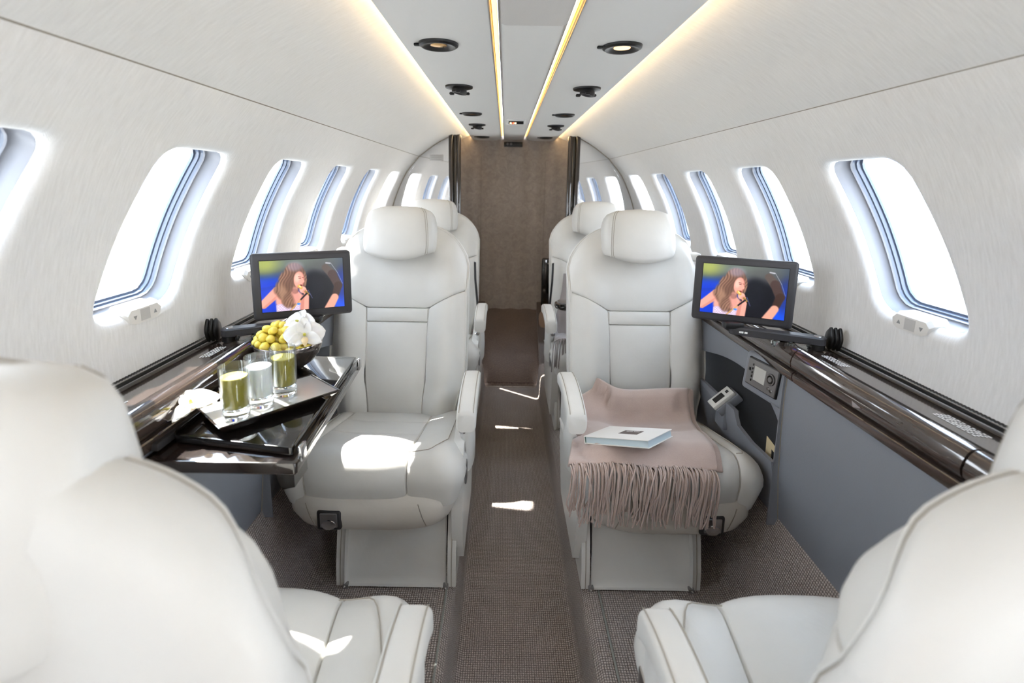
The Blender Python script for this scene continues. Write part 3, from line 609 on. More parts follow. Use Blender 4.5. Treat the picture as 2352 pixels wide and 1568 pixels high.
    def back(s, t):
        if t <= 1: v = .300 * t
        elif t <= 2: v = .300 + (.345 - .300) * (t - 1)
        else: v = None
        if abs(s) > SC and t <= 2: v = vseam(s) * (t / 2)
        if t > 2: v = vseam(s) + (vtop(s) - vseam(s)) * (t - 2)
        x = hw(v) * s
        n = .020 * smooth01(.38, .68, abs(s)) * (1 - .75 * smooth01(.38, .5, v)) - .040 * smooth01(.72, 1.0, abs(s)) ** 1.5 - .030 * min(thk, 1) * smooth01(.80, 1, v / vtop(s)) ** 2 + .012 * math.sin(min(v / .5, 1) * math.pi)
        return tuple(BK @ Vector((x, -n, v)))
    B('back_panel', panel(back, -SC, SC, 0, 1, 14, 20, r=.006, bulge=.010, sign=1), 'leather')
    B('lumbar_strip', panel(back, -SC, SC, 1, 2, 14, 8, r=.005, bulge=.005, sign=1), 'leather')
    B('shoulder_panel', panel(back, -1, 1, 2, 3, 40, 22, r=.007, bulge=.008, edges='b', sign=1), 'leather')
    for s2 in (-1, 1):
        B('back_bolster', panel(back, *((SC, 1) if s2 > 0 else (-1, -SC)), 0, 2, 14, 26, r=.006, bulge=.006, edges='lt' if s2 > 0 else 'rt', sign=1), 'leather')
    # shell round the back
    edge = [back(-1, t) for t in np.linspace(0, 2, 14)] + [back(-1, t) for t in np.linspace(2, 3, 10)[1:]] + [back(s, 3) for s in np.linspace(-1, 1, 48)[1:-1]] + [back(1, t) for t in np.linspace(3, 2, 10)] + [back(1, t) for t in np.linspace(2, 0, 14)[1:]]
    BI = BK.inverted(); e2 = [BI @ Vector(p) for p in edge]; cen = Vector((0, 0, .30)); rings = []
    for off, dep in ((-.004, -.002), (.003, -.003), (.006, .001), (.0055, .005), (.002, .007), (.006, .010), (.009, .016), (.011, .035), (.009, .065), (.000, .090), (-.025, .107), (-.08, .115), (-.16, .116)):
        rg = []
        for p in e2:
            d = Vector((p.x - cen.x, 0, (p.z - cen.z))); d = d.normalized() if d.length > 1e-6 else d
            rg.append(tuple(BK @ Vector((p.x + d.x * off, p.y + thk * dep * (1 - max(p.y, 0) / (.116 * thk)) + .002, p.z + d.z * off))))
        rings.append(rg)
    mbs = MB().grid(np.array(rings)); n0 = len(mbs.v) - len(e2); mbs.f.append(tuple(n0 + i for i in range(len(e2))))
    sh = B('back_shell', mbs, 'leather', angle=50)
    B('edge_piping', MB().tube([tuple(BK @ (p + Vector(((p.x - cen.x), 0, p.z - cen.z)).normalized() * .0055 + Vector((0, .007, 0)))) for p in e2], .0013, 5), 'stitch', sh)
    if rear_detail:
        B('rear_seam', MB().tube([tuple(BK @ Vector((x, .1185 * thk, z))) for x, z in catmull([(-.15, .30), (-.10, .40), (0, .43), (.10, .40), (.15, .30)], 10)], .0016, 5), 'seam', sh)
    # ---- headrest
    HB = BK @ Matrix.Translation((0, .0, hz)) @ Matrix.Diagonal((1, 1, .93, 1)) @ Matrix.Rotation(R(lean * .45), 4, 'X')
    def ring(w_, fr_, re_, z, dip, e=4.0, n=60):
        o_ = []; re_ = re_ - .116 * (1 - thk); fr_ = fr_ * hf; d_, yc = (re_ - fr_) / 2, (re_ + fr_) / 2
        for a in np.linspace(0, 2 * math.pi, n, endpoint=False):
            c, s_ = math.cos(a), math.sin(a); x = w_ * math.copysign(abs(c) ** (2 / e), c); y = d_ * math.copysign(abs(s_) ** (2 / e), s_)
            o_.append(tuple(HB @ Vector((x, yc + y * (1 - .14 * (x / w_) ** 2), z - dip * (1 - (x / w_) ** 2)))))
        return o_
    RW = [(.060, -.050, 0.108, .010, .026), (.102, -.066, 0.124, .002, .030), (.114, -.075, 0.132, .003, .028), (.118, -.080, 0.134, .012, .022), (.120, -.081, 0.133, .030, .010), (.119, -.079, 0.128, .060, .002), (.116, -.072, 0.120, .092, 0), (.111, -.062, 0.110, .120, -.002), (.106, -.052, 0.098, .137, -.003), (.097, -.040, 0.084, .150, -.004), (.080, -.024, 0.066, .158, -.005), (.045, -.004, 0.044, .161, -.005)]
    hd = B('headrest', MB().loft([ring(*q) for q in RW]), 'leather', angle=60)
    for xx in (.79,):
        pth = []
        for w_, fr_, re_, z, dip in RW[2:11]:
            re_ = re_ - .116 * (1 - thk); fr_ = fr_ * hf; d_, yc = (re_ - fr_) / 2, (re_ + fr_) / 2; x = w_ * xx; e = 4.0; y = -d_ * (1 - xx ** e) ** (1 / e) * (1 - .14 * xx ** 2); pth.append(HB @ Vector((x, yc + y - .0004, z - dip * (1 - xx ** 2))))
        B('stitching', MB().tube(pth, .0009, 5), 'stitch', hd); B('stitching', MB().tube([p + Vector((.006, .0012, 0)) for p in pth], .0008, 5), 'stitch', hd)
    B('headrest_post', MB().box(tuple(BK @ Vector((0, .045 * thk, .56 + dv))), (.15, .03, .12), .01), 'leather_base')
    # belt guide on the outboard shoulder
    gp = BK @ Vector((-.195, .045, .535 + dv)); bg_ = B('belt_guide', MB().box(tuple(gp), (.055, .05, .028), .008, 3), 'leather')
    B('belt_loop', MB().tube([tuple(gp + Vector(q)) for q in ((.030, -.02, .012), (.022, -.03, .004), (.018, -.032, -.008), (.03, -.03, -.016))], .0025, 6), 'stitch', bg_)
    # ---- aisle side armrest
    ax = .258
    prof = catmull([(.06, .462), (.03, .470), (-.04 + ash * .5, .476), (-.12 + ash * .8, .470), (-.175 + ash, .456), (-.194 + ash, .444)], 5); rings = []
    for k, (y, z) in enumerate(prof):
        q = k / (len(prof) - 1); en = min(1, (.35 + q * 12) if q < .06 else 1) ; en2 = 1 if q < .93 else (1 - q) / .07 * .15 + .85
        w_, h_ = .0245 * min(en, en2), .021 * min(en, en2) * (1 + .25 * smooth01(.55, 1, q)); rg = []
        for a in np.linspace(0, 2 * math.pi, 28, endpoint=False):
            c, s_ = math.cos(a), math.sin(a); rg.append((ax + w_ * math.copysign(abs(c) ** .5, c), y, z - .3 * h_ * 0 + h_ * math.copysign(abs(s_) ** .5, s_)))
        rings.append(rg)
    ar = B('armrest', MB().loft(rings), 'leather', angle=50)
    for s2 in (-1, 1): B('stitching', MB().tube([(ax + s2 * .018, y, z + .0215 * (1 + .25 * smooth01(.55, 1, k / (len(prof) - 1))) - .0012) for k, (y, z) in enumerate(prof)][2:-1], .0010, 5), 'stitch', ar)
    su = B('arm_support', MB().loft([[(ax - .004 + w_ * math.cos(a), y + d_ * math.sin(a), z) for a in np.linspace(0, 2 * math.pi, 20, endpoint=False)] for w_, d_, y, z in ((.014, .03, -.10, .455), (.017, .034, -.11, .425), (.020, .04, -.10, .39), (.020, .06, -.07, .34), (.017, .08, -.04, .27))]), 'leather')
    B('arm_knob', MB().lathe([(.0095, 0), (.0095, .006), (.006, .009), (0, .0095)], 18).xform(Matrix.Translation((ax - .012, -.148, .405)) @ Matrix.Rotation(R(90), 4, 'X')), 'chrome', su)
    # side shroud and lever
    B('side_shroud', MB().loft([[(x, y, z) for y, z in ((-.16, .36), (-.195, .32), (-.205, .24), (-.19, .12), (-.16, .05), (.12, .05), (.20, .20), (.20, .36), (.12, .40), (-.05, .385))] for x in (.222, .243, .250)]), 'leather', angle=30)
    B('recline_lever', MB().box((.256, -.165, .30), (.006, .03, .055), .003, 2), 'steel')
    # outboard arm
    return root
def place(seat, x, y, rz, **tags):
    seat.location = (x, y, .15); seat.rotation_euler = (0, 0, rz)
    for k, v in tags.items(): seat[k] = v
    return seat
G = dict(category='seat', group='cream leather cabin seats')
sL = place(make_seat(1, 15.5, 'cabin_seat'), -.392, 1.305, 0, label='cream leather seat facing the camera beside the laid tray table', **G)
sR = place(make_seat(-1, 15.5, 'cabin_seat'), .396, 1.305, 0, label='cream leather seat facing the camera with fringed blanket and book on it', **G)
s3L = place(copy_tree(sL), -.402, 2.13, 0, label='rear cream seat on the left, behind the one beside the tray table', **G)
s3R = place(copy_tree(sR), .408, 2.13, 0, label='rear cream seat on the right with a grey fringed throw', **G)
s1L = place(make_seat(-1, 1, 'cabin_seat', True, .090, .06, .455, .72, -.075, .2), -.415, .43, math.pi, label='cream seat seen from behind in the left foreground', **G)
s1R = place(make_seat(1, 1, 'cabin_seat', True, .090, .06, .455, .72, -.075, .2), .420, .43, math.pi, label='cream seat seen from behind in the right foreground', **G)

# ================================================================== THINGS ON AND ABOUT THE SEATS
from mathutils.bvhtree import BVHTree
bpy.context.view_layer.update()
def tree_of(root, skip=('armrest', 'arm_', 'stitching')):
    V, Fc = [], []
    def go(o):
        if o.type == 'MESH' and not any(o.name.startswith(k) for k in skip):
            n = len(V); V.extend(o.matrix_world @ v.co for v in o.data.vertices); Fc.extend([n + i for i in p.vertices] for p in o.data.polygons)
        for c in o.children: go(c)
    go(root); return BVHTree.FromPolygons(V, Fc)
def heights(tree, X, Yv, lo):
    H = np.full((len(X), len(Yv)), lo)
    for i, x in enumerate(X):
        for j, y in enumerate(Yv):
            h = tree.ray_cast(Vector((x, y, 1.0)), Vector((0, 0, -1)))
            if h[0] is not None: H[i, j] = max(lo, h[0].z)
    return H
def blur(H, n):
    for _ in range(n):
        P = np.pad(H, 1, mode='edge'); Hn = (P[:-2, 1:-1] + P[2:, 1:-1] + P[1:-1, :-2] + P[1:-1, 2:] + 4 * H) / 8; H = np.maximum(Hn, H * 0 + Hn)
    return H
def fringe(strands, r=.0017):
    mb = MB()
    for pth in strands: mb.tube([tuple(p) for p in catmull(pth, 3)], r, 5)
    return mb
# ---- blanket on the right-hand seat
tr_ = tree_of(sR)
bl = thing('blanket', (.30, 1.2, .5), label='folded taupe wool blanket with long fringe on the right-hand seat', category='blanket')
def quad(a, b): # bilinear footprint of the folded blanket: a across 0..1, b from front 0 to back 1
    fl_, fr_, bk_l, bk_r = np.array((.112, 1.046)), np.array((.452, 1.036)), np.array((.192, 1.385)), np.array((.512, 1.392))
    return (1 - b) * ((1 - a) * fl_ + a * fr_) + b * ((1 - a) * bk_l + a * bk_r)
NA, NBk = 30, 30
A_ = np.linspace(0, 1, NA); Bv = np.linspace(0, 1, NBk); PX = np.array([[quad(a, b) for b in Bv] for a in A_])
H = np.empty((NA, NBk))
for i in range(NA):
    for j in range(NBk):
        h = tr_.ray_cast(Vector((PX[i, j, 0], PX[i, j, 1], .66)), Vector((0, 0, -1))); H[i, j] = h[0].z if h[0] is not None and h[0].z > .47 else .515
for i in range(NA):   # slack over dips
    for j in range(NBk): pass
H = np.maximum(blur(H, 6), H)
H += .012 * np.array([[math.sin(a * 5 + b * 3) * .3 + .5 * smooth01(.75, 1, b) + smooth01(.72, 1, b) * (2.6 + 3.0 * math.exp(-((a - .12) / .16) ** 2)) for b in Bv] for a in A_])
LAY = []
for k, (da, up) in enumerate(((.000, .020), (.016, .0135), (.010, .0065))):
    mb = MB(); top = np.dstack([PX[..., 0] + da * (A_[:, None] > .9) , PX[..., 1] + (0 if k == 0 else .006 * k), H + up + .001]); bot = top.copy(); bot[..., 2] -= .0058
    # rounded rim
    mid = [];
    def per(G): return [G[i, 0] for i in range(NA)] + [G[-1, j] for j in range(1, NBk)] + [G[i, -1] for i in range(NA - 2, -1, -1)] + [G[0, j] for j in range(NBk - 2, 0, -1)]
    mb.grid(top); mb.grid(bot); tp, bt = per(top), per(bot); cen = top.mean((0, 1))
    md = [(p + q) / 2 + .003 * np.append((p - cen)[:2] / np.linalg.norm((p - cen)[:2]), 0) for p, q in zip(tp, bt)]
    mb.grid(np.array([tp, md, bt]), False, True)
    part(bl, 'blanket_fold', mb, 'wool', angle=80); LAY.append(top)
st = []
for k in range(150):
    a = (k + random.uniform(-.3, .3)) / 149 * .985 + .007; a = min(max(a, 0), 1); i = a * (NA - 1); p = LAY[0][int(i), 0] * (1 - i % 1) + LAY[0][min(int(i) + 1, NA - 1), 0] * (i % 1); p = p - np.array((0, 0, .002 + random.uniform(0, .010)))
    ln = random.uniform(.10, .155); jx = random.gauss(0, .009); fy = random.uniform(.0, .010)
    side = -max(0, .13 - p[0]) * .5
    st.append([p + (0, .004, 0), p + (jx * .1, -.008 - fy, .001), p + (jx * .5 + side * .4, -.020 - fy, -.018), p + (jx * .8 + side, -.021 - fy * .8, -ln * .45), p + (jx + side + random.gauss(0, .003), -.016 - fy * .5, -ln * .75), p + (jx * 1.2 + side + random.gauss(0, .004), -.012 - fy * .3, -ln)])
part(bl, 'fringe', fringe(st, .0021), 'wool', angle=80, kind='stuff')
# ---- book
bk = thing('book', (.255, 1.09, .6), label='closed white hardcover book with dark title label lying on the blanket', category='book')
ex = Vector((.125, -.108, .050)).normalized(); ey = Vector((.085, .092, -.019)); ey = (ey - ex * ey.dot(ex)).normalized(); ez = ex.cross(ey)
BW, BH, BT = .172, .124, .017
bc = Vector((.262, 1.098, .560)); lift = -1
for p in LAY[0].reshape(-1, 3):
    q = Vector(p) - bc; a, b = q.dot(ex), q.dot(ey)
    if abs(a) < BW / 2 and abs(b) < BH / 2: lift = max(lift, q.dot(ez))
bm_ = Matrix((ex, ey, ez)).transposed().to_4x4(); bm_.translation = bc + ez * (lift - .013)
part(bk, 'cover_board', MB().box((0, 0, .0008), (BW, BH, .0016), .0004, 1, bm_), 'book_white'); part(bk, 'cover_board', MB().box((0, 0, BT), (BW, BH, .0018), .0004, 1, bm_), 'book_white')
part(bk, 'spine', MB().box((-BW / 2 + .0006, 0, BT / 2), (.0016, BH, BT), .0004, 1, bm_), 'book_white'); part(bk, 'page_block', MB().box((.000, .001, BT / 2), (BW - .006, BH - .006, BT - .002), 0, 1, bm_), 'book_pages', smooth=False); part(bk, 'headband', MB().box((-BW / 2 + .0024, -BH / 2 + .004, BT / 2), (.0018, .002, BT - .002), 0, 1, bm_), 'book_spine', smooth=False)
lb = part(bk, 'title_label', MB().box((.008, .004, BT + .0010), (.050, .036, .0005), 0, 1, bm_), 'book_label', smooth=False)
part(bk, 'hinge_groove', MB().box((-BW / 2 + .010, 0, BT + .0009), (.0012, BH, .0003), 0, 1, bm_), 'print_white', smooth=False)
x = -.008; mb = MB()
for w_ in (.003, .0028, .0012, .0030, .0024, 0, .0030, .0024, .0032, .0026):
    if w_: mb.box((x + w_ / 2, .012, BT + .00135), (w_ * .85, .0042, .0002), 0, 1, bm_)
    x += w_ + .0011 if w_ else .002
part(bk, 'title_print', mb, 'print_white', lb, smooth=False, kind='stuff')
# ---- throw on the rear right seat
tr3 = tree_of(s3R)
tw = thing('throw', (.27, 2.0, .5), label='grey fringed throw hanging over the rear right seat cushion', category='blanket')
def drape(path_xyz): pass
cols = []; NX = 16
for i in range(NX):
    q = i / (NX - 1); x = .185 + .18 * q; fold = .006 * math.sin(i * 1.3)
    p = [(x + .05, 2.29, .76), (x + .04, 2.26, .68), (x + .02, 2.215, .61)]
    for y in np.linspace(2.15, 1.905, 8):
        h = tr3.ray_cast(Vector((x, y, .70)), Vector((0, 0, -1))); z = h[0].z if h[0] is not None and h[0].z > .46 else .52
        p.append((x + fold - .10 * (2.15 - y), y, z + .020 + abs(fold)))
    cols.append(catmull(p, 3))
P = np.array(cols); P2 = P.copy(); P2[..., 2] -= .006; P2[..., 1] += .003
mb = MB().grid(P); mb.grid(P2); mb.grid(np.array([P[:, -1], P2[:, -1]])); mb.grid(np.array([P[0], P2[0]])); mb.grid(np.array([P[-1], P2[-1]])); mb.grid(np.array([P[:, 0], P2[:, 0]]))
part(tw, 'throw_sheet', mb, 'wool_grey', angle=80)
st = []
for k in range(40):
    q = k / 39; i = q * (NX - 1); p = P[int(i), -1] * (1 - i % 1) + P[min(int(i) + 1, NX - 1), -1] * (i % 1); ln = random.uniform(.09, .12); jx = random.gauss(-.004, .005)
    st.append([p + (0, .004, -.001), p + (jx * .3, -.012, 0), p + (jx, -.026, -.02), p + (jx * 1.3, -.028, -ln * .6), p + (jx * 1.6, -.026, -ln)])
part(tw, 'fringe', fringe(st, .0018), 'wool_grey', angle=80, kind='stuff')
# ---- belts beside the rear seats
for sd, s_ in ((-1, s3L), (1, s3R)):
    pts = [(sd * .196, 2.36, .80), (sd * .192, 2.33, .72), (sd * .176, 2.26, .60), (sd * .165, 2.20, .52)]
    mb = MB().grid(np.array([[(x + sd * dx, y, z), (x + sd * dx * 1.0 + sd * .004, y - .035, z)] for (x, y, z) in pts for dx in (0,)]))
    MB().grid(np.array([[Vector(p) - s_.location, Vector(p) + Vector((-sd * .012, -.02, 0)) - s_.location] for p in pts])).build('seat_belt', 'belt', s_, smooth=False)
# ---- drink holder on the back of the right-hand seat
dh = thing('drink_holder', (.19, 1.70, .72), label='oval drink holder with grey lid and glossy black rim on the right seat back', category='drink holder')
def oval(rx, ry, z, c=(.183, 1.715)): return [(c[0] + rx * math.cos(a), c[1] + ry * math.sin(a), z) for a in np.linspace(0, 2 * math.pi, 36, endpoint=False)]
part(dh, 'rim', MB().loft([oval(.030, .030, .732), oval(.044, .042, .738), .5 * (np.array(oval(.047, .045, .748)) * 2), oval(.046, .044, .756), oval(.040, .038, .758)]), 'lacquer_black', angle=50)
part(dh, 'lid', MB().loft([oval(.038, .036, .757), oval(.037, .035, .762), oval(.028, .026, .765), oval(.004, .004, .766)]), 'device_grey', angle=50)
part(dh, 'bracket', MB().box((.215, 1.70, .738), (.05, .02, .02), .004), 'plastic_black')

# ================================================================== MONITORS
def paint(nx, ny):
    u, v = np.meshgrid(np.linspace(0, 1, nx), np.linspace(0, 1, ny), indexing='ij'); asp = 1.55; img = np.zeros((nx, ny, 3))
    c = lambda h: np.array([int(h[k:k + 2], 16) / 255 for k in (0, 2, 4)])
    def lay(col, m_):
        nonlocal img; col = c(col) if isinstance(col, str) else col; m_ = np.clip(m_, 0, 1)[..., None]; img = img * (1 - m_) + col * m_
    def ell(cx, cy, rx, ry, soft=.1, rot=0):
        du, dv = (u - cx) * asp, v - cy; ca, sa = math.cos(rot), math.sin(rot); a, b = (du * ca + dv * sa) / (rx * asp), (-du * sa + dv * ca) / ry
        return 1 - smooth01(1 - soft, 1 + soft, np.sqrt(a * a + b * b))
    def seg(p, q, r0, r1=None, soft=.006):
        r1 = r0 if r1 is None else r1; px, py, qx, qy = p[0] * asp, p[1], q[0] * asp, q[1]; dx, dy = qx - px, qy - py; t_ = np.clip(((u * asp - px) * dx + (v - py) * dy) / (dx * dx + dy * dy), 0, 1)
        d = np.hypot(u * asp - px - t_ * dx, v - py - t_ * dy) - (r0 + (r1 - r0) * t_); return 1 - smooth01(-soft, soft, d)
    lay('1B2440', np.ones_like(u)); lay('1740A8', smooth01(.18, .42, v) * (1 - smooth01(.5, .62, u))); lay('0A2FB5', smooth01(.3, .55, v + .05 * np.sin(u * 14)) * (1 - smooth01(.48, .6, u)) * .8)
    lay('0F2C86', smooth01(.55, .8, np.sin(v * 26 + u * 5)) * .35 * (1 - smooth01(.4, .5, u))); lay('5D6660', ell(.45, .0, .55, .26, .7)); lay('9AA24E', ell(.05, .06, .16, .18, .8) * .8)
    lay('4A4B4A', ell(.72, .25, .22, .26, .6) * .8); lay('0C0D14', ell(.70, .72, .25, .45, .25)); lay('10121A', ell(.62, .55, .12, .3, .4))
    lay('1244C8', ell(.97, .92, .12, .2, .5)); lay('1A2F7A', ell(.98, .55, .08, .3, .6))
    # second figure: arm
    for p, q, r_, r2, cc in (((.78, .18), (.86, .32), .07, .085, '4E4440'), ((.86, .32), (.93, .56), .085, .08, '3F302D'), ((.93, .56), (.88, .80), .08, .065, '35241F'), ((.88, .80), (.80, 1.02), .075, .085, 'C48C78')): lay(cc, seg(p, q, r_, r2, .015))
    lay('A9A9B0', seg((.79, .09), (.84, .10), .012, .012, .012)); lay('9DA0AA', seg((.85, .10), (.93, .30), .004, .004, .008) * .8); lay('8E93A4', seg((.93, .30), (.985, .52), .004, .003, .008) * .8)
    # singer
    skin, shade_ = 'CF8F80', '9C5F55'
    lay('B97A6C', seg((.19, .62), (.02, .86), .085, .065, .01)); lay(skin, seg((.18, .58), (.0, .84), .07, .055, .012)); lay(skin, ell(.33, .80, .17, .22, .12)); lay('C4867A', seg((.36, .5), (.38, .75), .075, .1, .02))
    lay('B4A0B8', (1 - smooth01(-.01, .01, .86 + .05 * np.abs(u - .29) * 3 - .02 * np.cos(u * 30) - v)) * smooth01(.155, .17, u) * (1 - smooth01(.44, .46, u)))
    lay('E6DCEB', (1 - smooth01(-.01, .01, .88 - v)) * smooth01(.17, .19, u) * (1 - smooth01(.42, .44, u)) * (np.sin(u * 190) * np.sin(v * 130) > .35) * .6)
    hair, hl = '5C4238', '9A7560'
    hm_ = np.maximum.reduce([ell(.40, .26, .12, .20, .1), ell(.33, .45, .12, .24, .15, -.25), ell(.27, .60, .10, .22, .2, -.3), ell(.30, .76, .075, .16, .25), ell(.36, .85, .035, .11, .3), ell(.50, .38, .045, .18, .2), ell(.20, .58, .05, .09, .5)])
    lay(hair, hm_); strand = (np.sin((u * 1.2 + .35 * v * v + .02 * np.sin(v * 18)) * 150) * .5 + .5) * (.6 + .4 * np.sin(v * 9 + u * 20)); lay(hl, hm_ * np.clip(strand, 0, 1) * .75); lay('8F8698', ell(.41, .13, .09, .09, .5) * .55); lay('B08A70', ell(.26, .68, .05, .2, .5, -.2) * hm_ * .5)
    lay(shade_, ell(.455, .40, .062, .165, .08, .12)); lay(skin, ell(.447, .39, .058, .155, .15, .12)); lay('DDA596', ell(.43, .36, .03, .08, .5, .12)); lay(skin, ell(.497, .43, .018, .03, .3))
    lay('5A3430', seg((.445, .335), (.475, .345), .006, .004)); lay('4A2A2A', seg((.45, .365), (.472, .372), .007)); lay('6E4038', seg((.492, .355), (.505, .36), .006)); lay('5E2228', ell(.468, .512, .018, .018, .3)); lay('2A1A1A', ell(.395, .62, .035, .05, .3, .6))
    lay('C4867A', seg((.40, .58), (.37, .78), .05, .09, .03) * .7)
    lay(hair, ell(.31, .80, .06, .15, .3)*.8); lay(hl, ell(.31, .80, .05, .14, .3) * np.clip(strand, 0, 1) * .7)
    lay(skin, seg((.53, .70), (.51, 1.02), .05, .06, .012)); lay('B4766A', seg((.485, .74), (.465, 1.02), .03, .035, .012)); lay('D49888', ell(.49, .60, .042, .065, .15, .5)); lay('C28474', ell(.515, .64, .03, .045, .2))
    lay('B98E4A', seg((.445, .525), (.47, .56), .030, .028)); lay('E4C887', seg((.448, .52), (.468, .545), .010, .010)); lay('8A6A3A', seg((.52, .64), (.565, .71), .022, .02)); lay('14141A', seg((.57, .72), (.60, .77), .022, .018)); lay('17171D', seg((.535, .68), (.455, .80), .018, .014)); lay('B68A50', seg((.452, .805), (.33, 1.0), .010, .011)); lay('3A78D8', ell(.43, .88, .02, .02, .6))
    lay('7080C8', seg((.555, .62), (.60, .78), .006, .004, .01) * .6)
    return np.clip(img, 0, 1)
m = mat('screen_picture', '050505', 0.25, spec=0.4); N = NB(m); at_ = N.n('ShaderNodeAttribute', attribute_name='Col'); N.l(at_.outputs['Color'], N.b.inputs['Emission Color']); N.b.inputs['Emission Strength'].default_value = 1.0
for k_ in ('screen_picture', 'sign_red', 'sign_amber', 'lamp_amber'): MATS[k_].cycles.emission_sampling = 'NONE'
SCREEN_NX, SCREEN_NY = 200, 130
IMG = paint(SCREEN_NX, SCREEN_NY)
def make_monitor():
    t_ = thing('monitor'); W_, H_ = .222, .160
    B = lambda nm, mb, mt, par=None, **k: mb.build(nm, mt, par or t_, **k)
    B('monitor_housing', MB().box((0, .008, H_ / 2), (W_, .018, H_), .008, 4), 'bezel')
    B('monitor_back', MB().box((0, .018, H_ / 2), (W_ * .96, .012, H_ * .94), .006, 3), 'plastic_black')
    sw, sh_, zc = W_ - .038, H_ - .038, H_ / 2 + .002
    B('screen_rim', MB().box((0, -.0008, zc), (sw + .003, .002, sh_ + .003), .0005, 1), 'plastic_black')
    me = bpy.data.meshes.new('screen'); xs = np.linspace(-sw / 2, sw / 2, SCREEN_NX); zs = np.linspace(zc + sh_ / 2, zc - sh_ / 2, SCREEN_NY)
    V = [(x, -.0022, z) for x in xs for z in zs]; n = SCREEN_NY
    me.from_pydata(V, [], [(i * n + j, i * n + j + 1, (i + 1) * n + j + 1, (i + 1) * n + j) for i in range(SCREEN_NX - 1) for j in range(n - 1)])
    ca = me.color_attributes.new('Col', 'FLOAT_COLOR', 'POINT'); c4 = np.ones((SCREEN_NX * n, 4), np.float32); q = IMG.reshape(-1, 3); c4[:, :3] = np.where(q <= .04045, q / 12.92, ((q + .055) / 1.055) ** 2.4); ca.data.foreach_set('color', c4.ravel())
    me.materials.append(MATS['screen_picture']); o = bpy.data.objects.new('screen', me); COL.objects.link(o); o.parent = t_; o['label'] = 'concert broadcast of a long-haired singer at a microphone'
    B('sensor_dot', MB().lathe([(.0014, 0), (.001, .0005)], 10).xform(Matrix.Translation((W_ / 2 - .012, -.0012, .009)) @ Matrix.Rotation(R(90), 4, 'X')), 'plastic_black')
    return t_
mon = make_monitor(); mon2 = copy_tree(mon)
for sd in (-1, 1):
    side = 'left' if sd < 0 else 'right'
    mo = mon if sd < 0 else mon2
    mo.location = (sd * .528, 1.150, .846); mo.rotation_euler = (0, 0, -sd * R(24.5))
    mo['label'] = 'black monitor showing a singer, on a swing arm above the %s ledge' % side; mo['category'] = 'monitor'; mo['group'] = 'monitors on swing arms'
    bpy.context.view_layer.update(); inv_ = (Matrix.Translation(mo.location) @ Matrix.Rotation(-sd * R(24.5), 4, 'Z')).inverted()
    def mpart(name, mb, mt, par=None, **k): return mb.xform(inv_).build(name, mt, par or mo, **k)
    p, q = Vector((sd * .672, 1.074, .832)), Vector((sd * .512, 1.142, .834)); d = (q - p).normalized(); n = Vector((-d.y, d.x, 0)); rings = []
    for z, ins in ((-.010, .002), (-.008, 0), (.006, 0), (.009, .003)):
        rg = []
        for a in np.linspace(0, math.pi, 14): rg.append(tuple(p - d * (.017 - ins) * math.sin(a) + n * (.017 - ins) * math.cos(a) + Vector((0, 0, z))))
        for a in np.linspace(math.pi, 2 * math.pi, 14): rg.append(tuple(q - d * (.012 - ins) * math.sin(a) + n * (.012 - ins) * math.cos(a) + Vector((0, 0, z))))
        rings.append(rg)
    ab = mpart('arm_bar', MB().loft(rings), 'bezel', angle=40); mpart('arm_cap', MB().lathe([(.009, 0), (.008, .0015), (.002, .002)], 20, tuple(p + Vector((0, 0, .0088)))), 'steel', ab)
    mpart('swivel_post', MB().lathe([(.016, -.022), (.016, -.010)], 24, tuple(p)), 'plastic_black'); mpart('tilt_mount', MB().box(tuple(q + Vector((-sd * .004, 0, .012))), (.045, .026, .016), .004, 2), 'plastic_black')
    mb = MB()
    for k in range(6):
        w_ = q + (p - q) * .12 * (k * .14 + .6); side_n = n if n.y < 0 else -n
        if k != 3: mb.box(tuple(w_ + side_n * .0135 + Vector((0, 0, -.001))), (.0036, .0012, .004), 0, 1)
    mpart('maker_print', mb, 'print_white', ab, smooth=False, kind='stuff')
    # scalloped stowage bracket against the wall
    br = thing('stowage_bracket', (sd * .695, 1.082, .812), label='black scalloped bracket at the wall behind the %s monitor arm' % side, category='bracket', group='stowage brackets')
    for k in range(3):
        rg = []
        for a in np.linspace(0, 2 * math.pi, 28, endpoint=False):
            r_ = .013 + .0022 * math.cos(2 * a); rg.append((r_ * .9 * math.cos(a), (.026 + .003 * math.cos(3 * a)) * math.sin(a)))
        part(br, 'bracket_leaf', MB().loft([[(sd * (.696 - .012 * 0) + sd * (k * .0075 + dx), 1.076 + y_ * sc - .004 * k, .836 + z_ * sc) for y_, z_ in rg] for dx, sc in ((0, .86), (.0015, 1), (.0055, 1), (.007, .86))]), 'plastic_black', angle=40)
    # clear cup-holder prongs under the arm
    ch = thing('clear_cup_clip', (sd * .615, 1.10, .812), label='clear acrylic cup clip under the %s monitor arm' % side, category='cup clip', group='clear cup clips')
    for k in range(2):
        c_ = Vector((sd * (.600 + .028 * k), 1.085 - .016 * k, .8225)); rg = []
        for a in np.linspace(R(-30), R(200), 18): rg.append([tuple(c_ + Vector((sd * -r_ * math.cos(a) * 1.1, -r_ * math.sin(a) * .7, z))) for r_, z in ((.020, -.006), (.024, -.006), (.024, .004), (.020, .004))])
        part(ch, 'clip_loop', MB().loft(rg), 'acrylic', angle=40); part(ch, 'clip_finger', MB().prism([tuple(c_ + Vector(q_)) for q_ in ((-sd * .026, -.006, .004), (-sd * .012, -.010, .004), (-sd * .024, -.008, -.010))], (0, .006, 0)), 'acrylic', smooth=False)

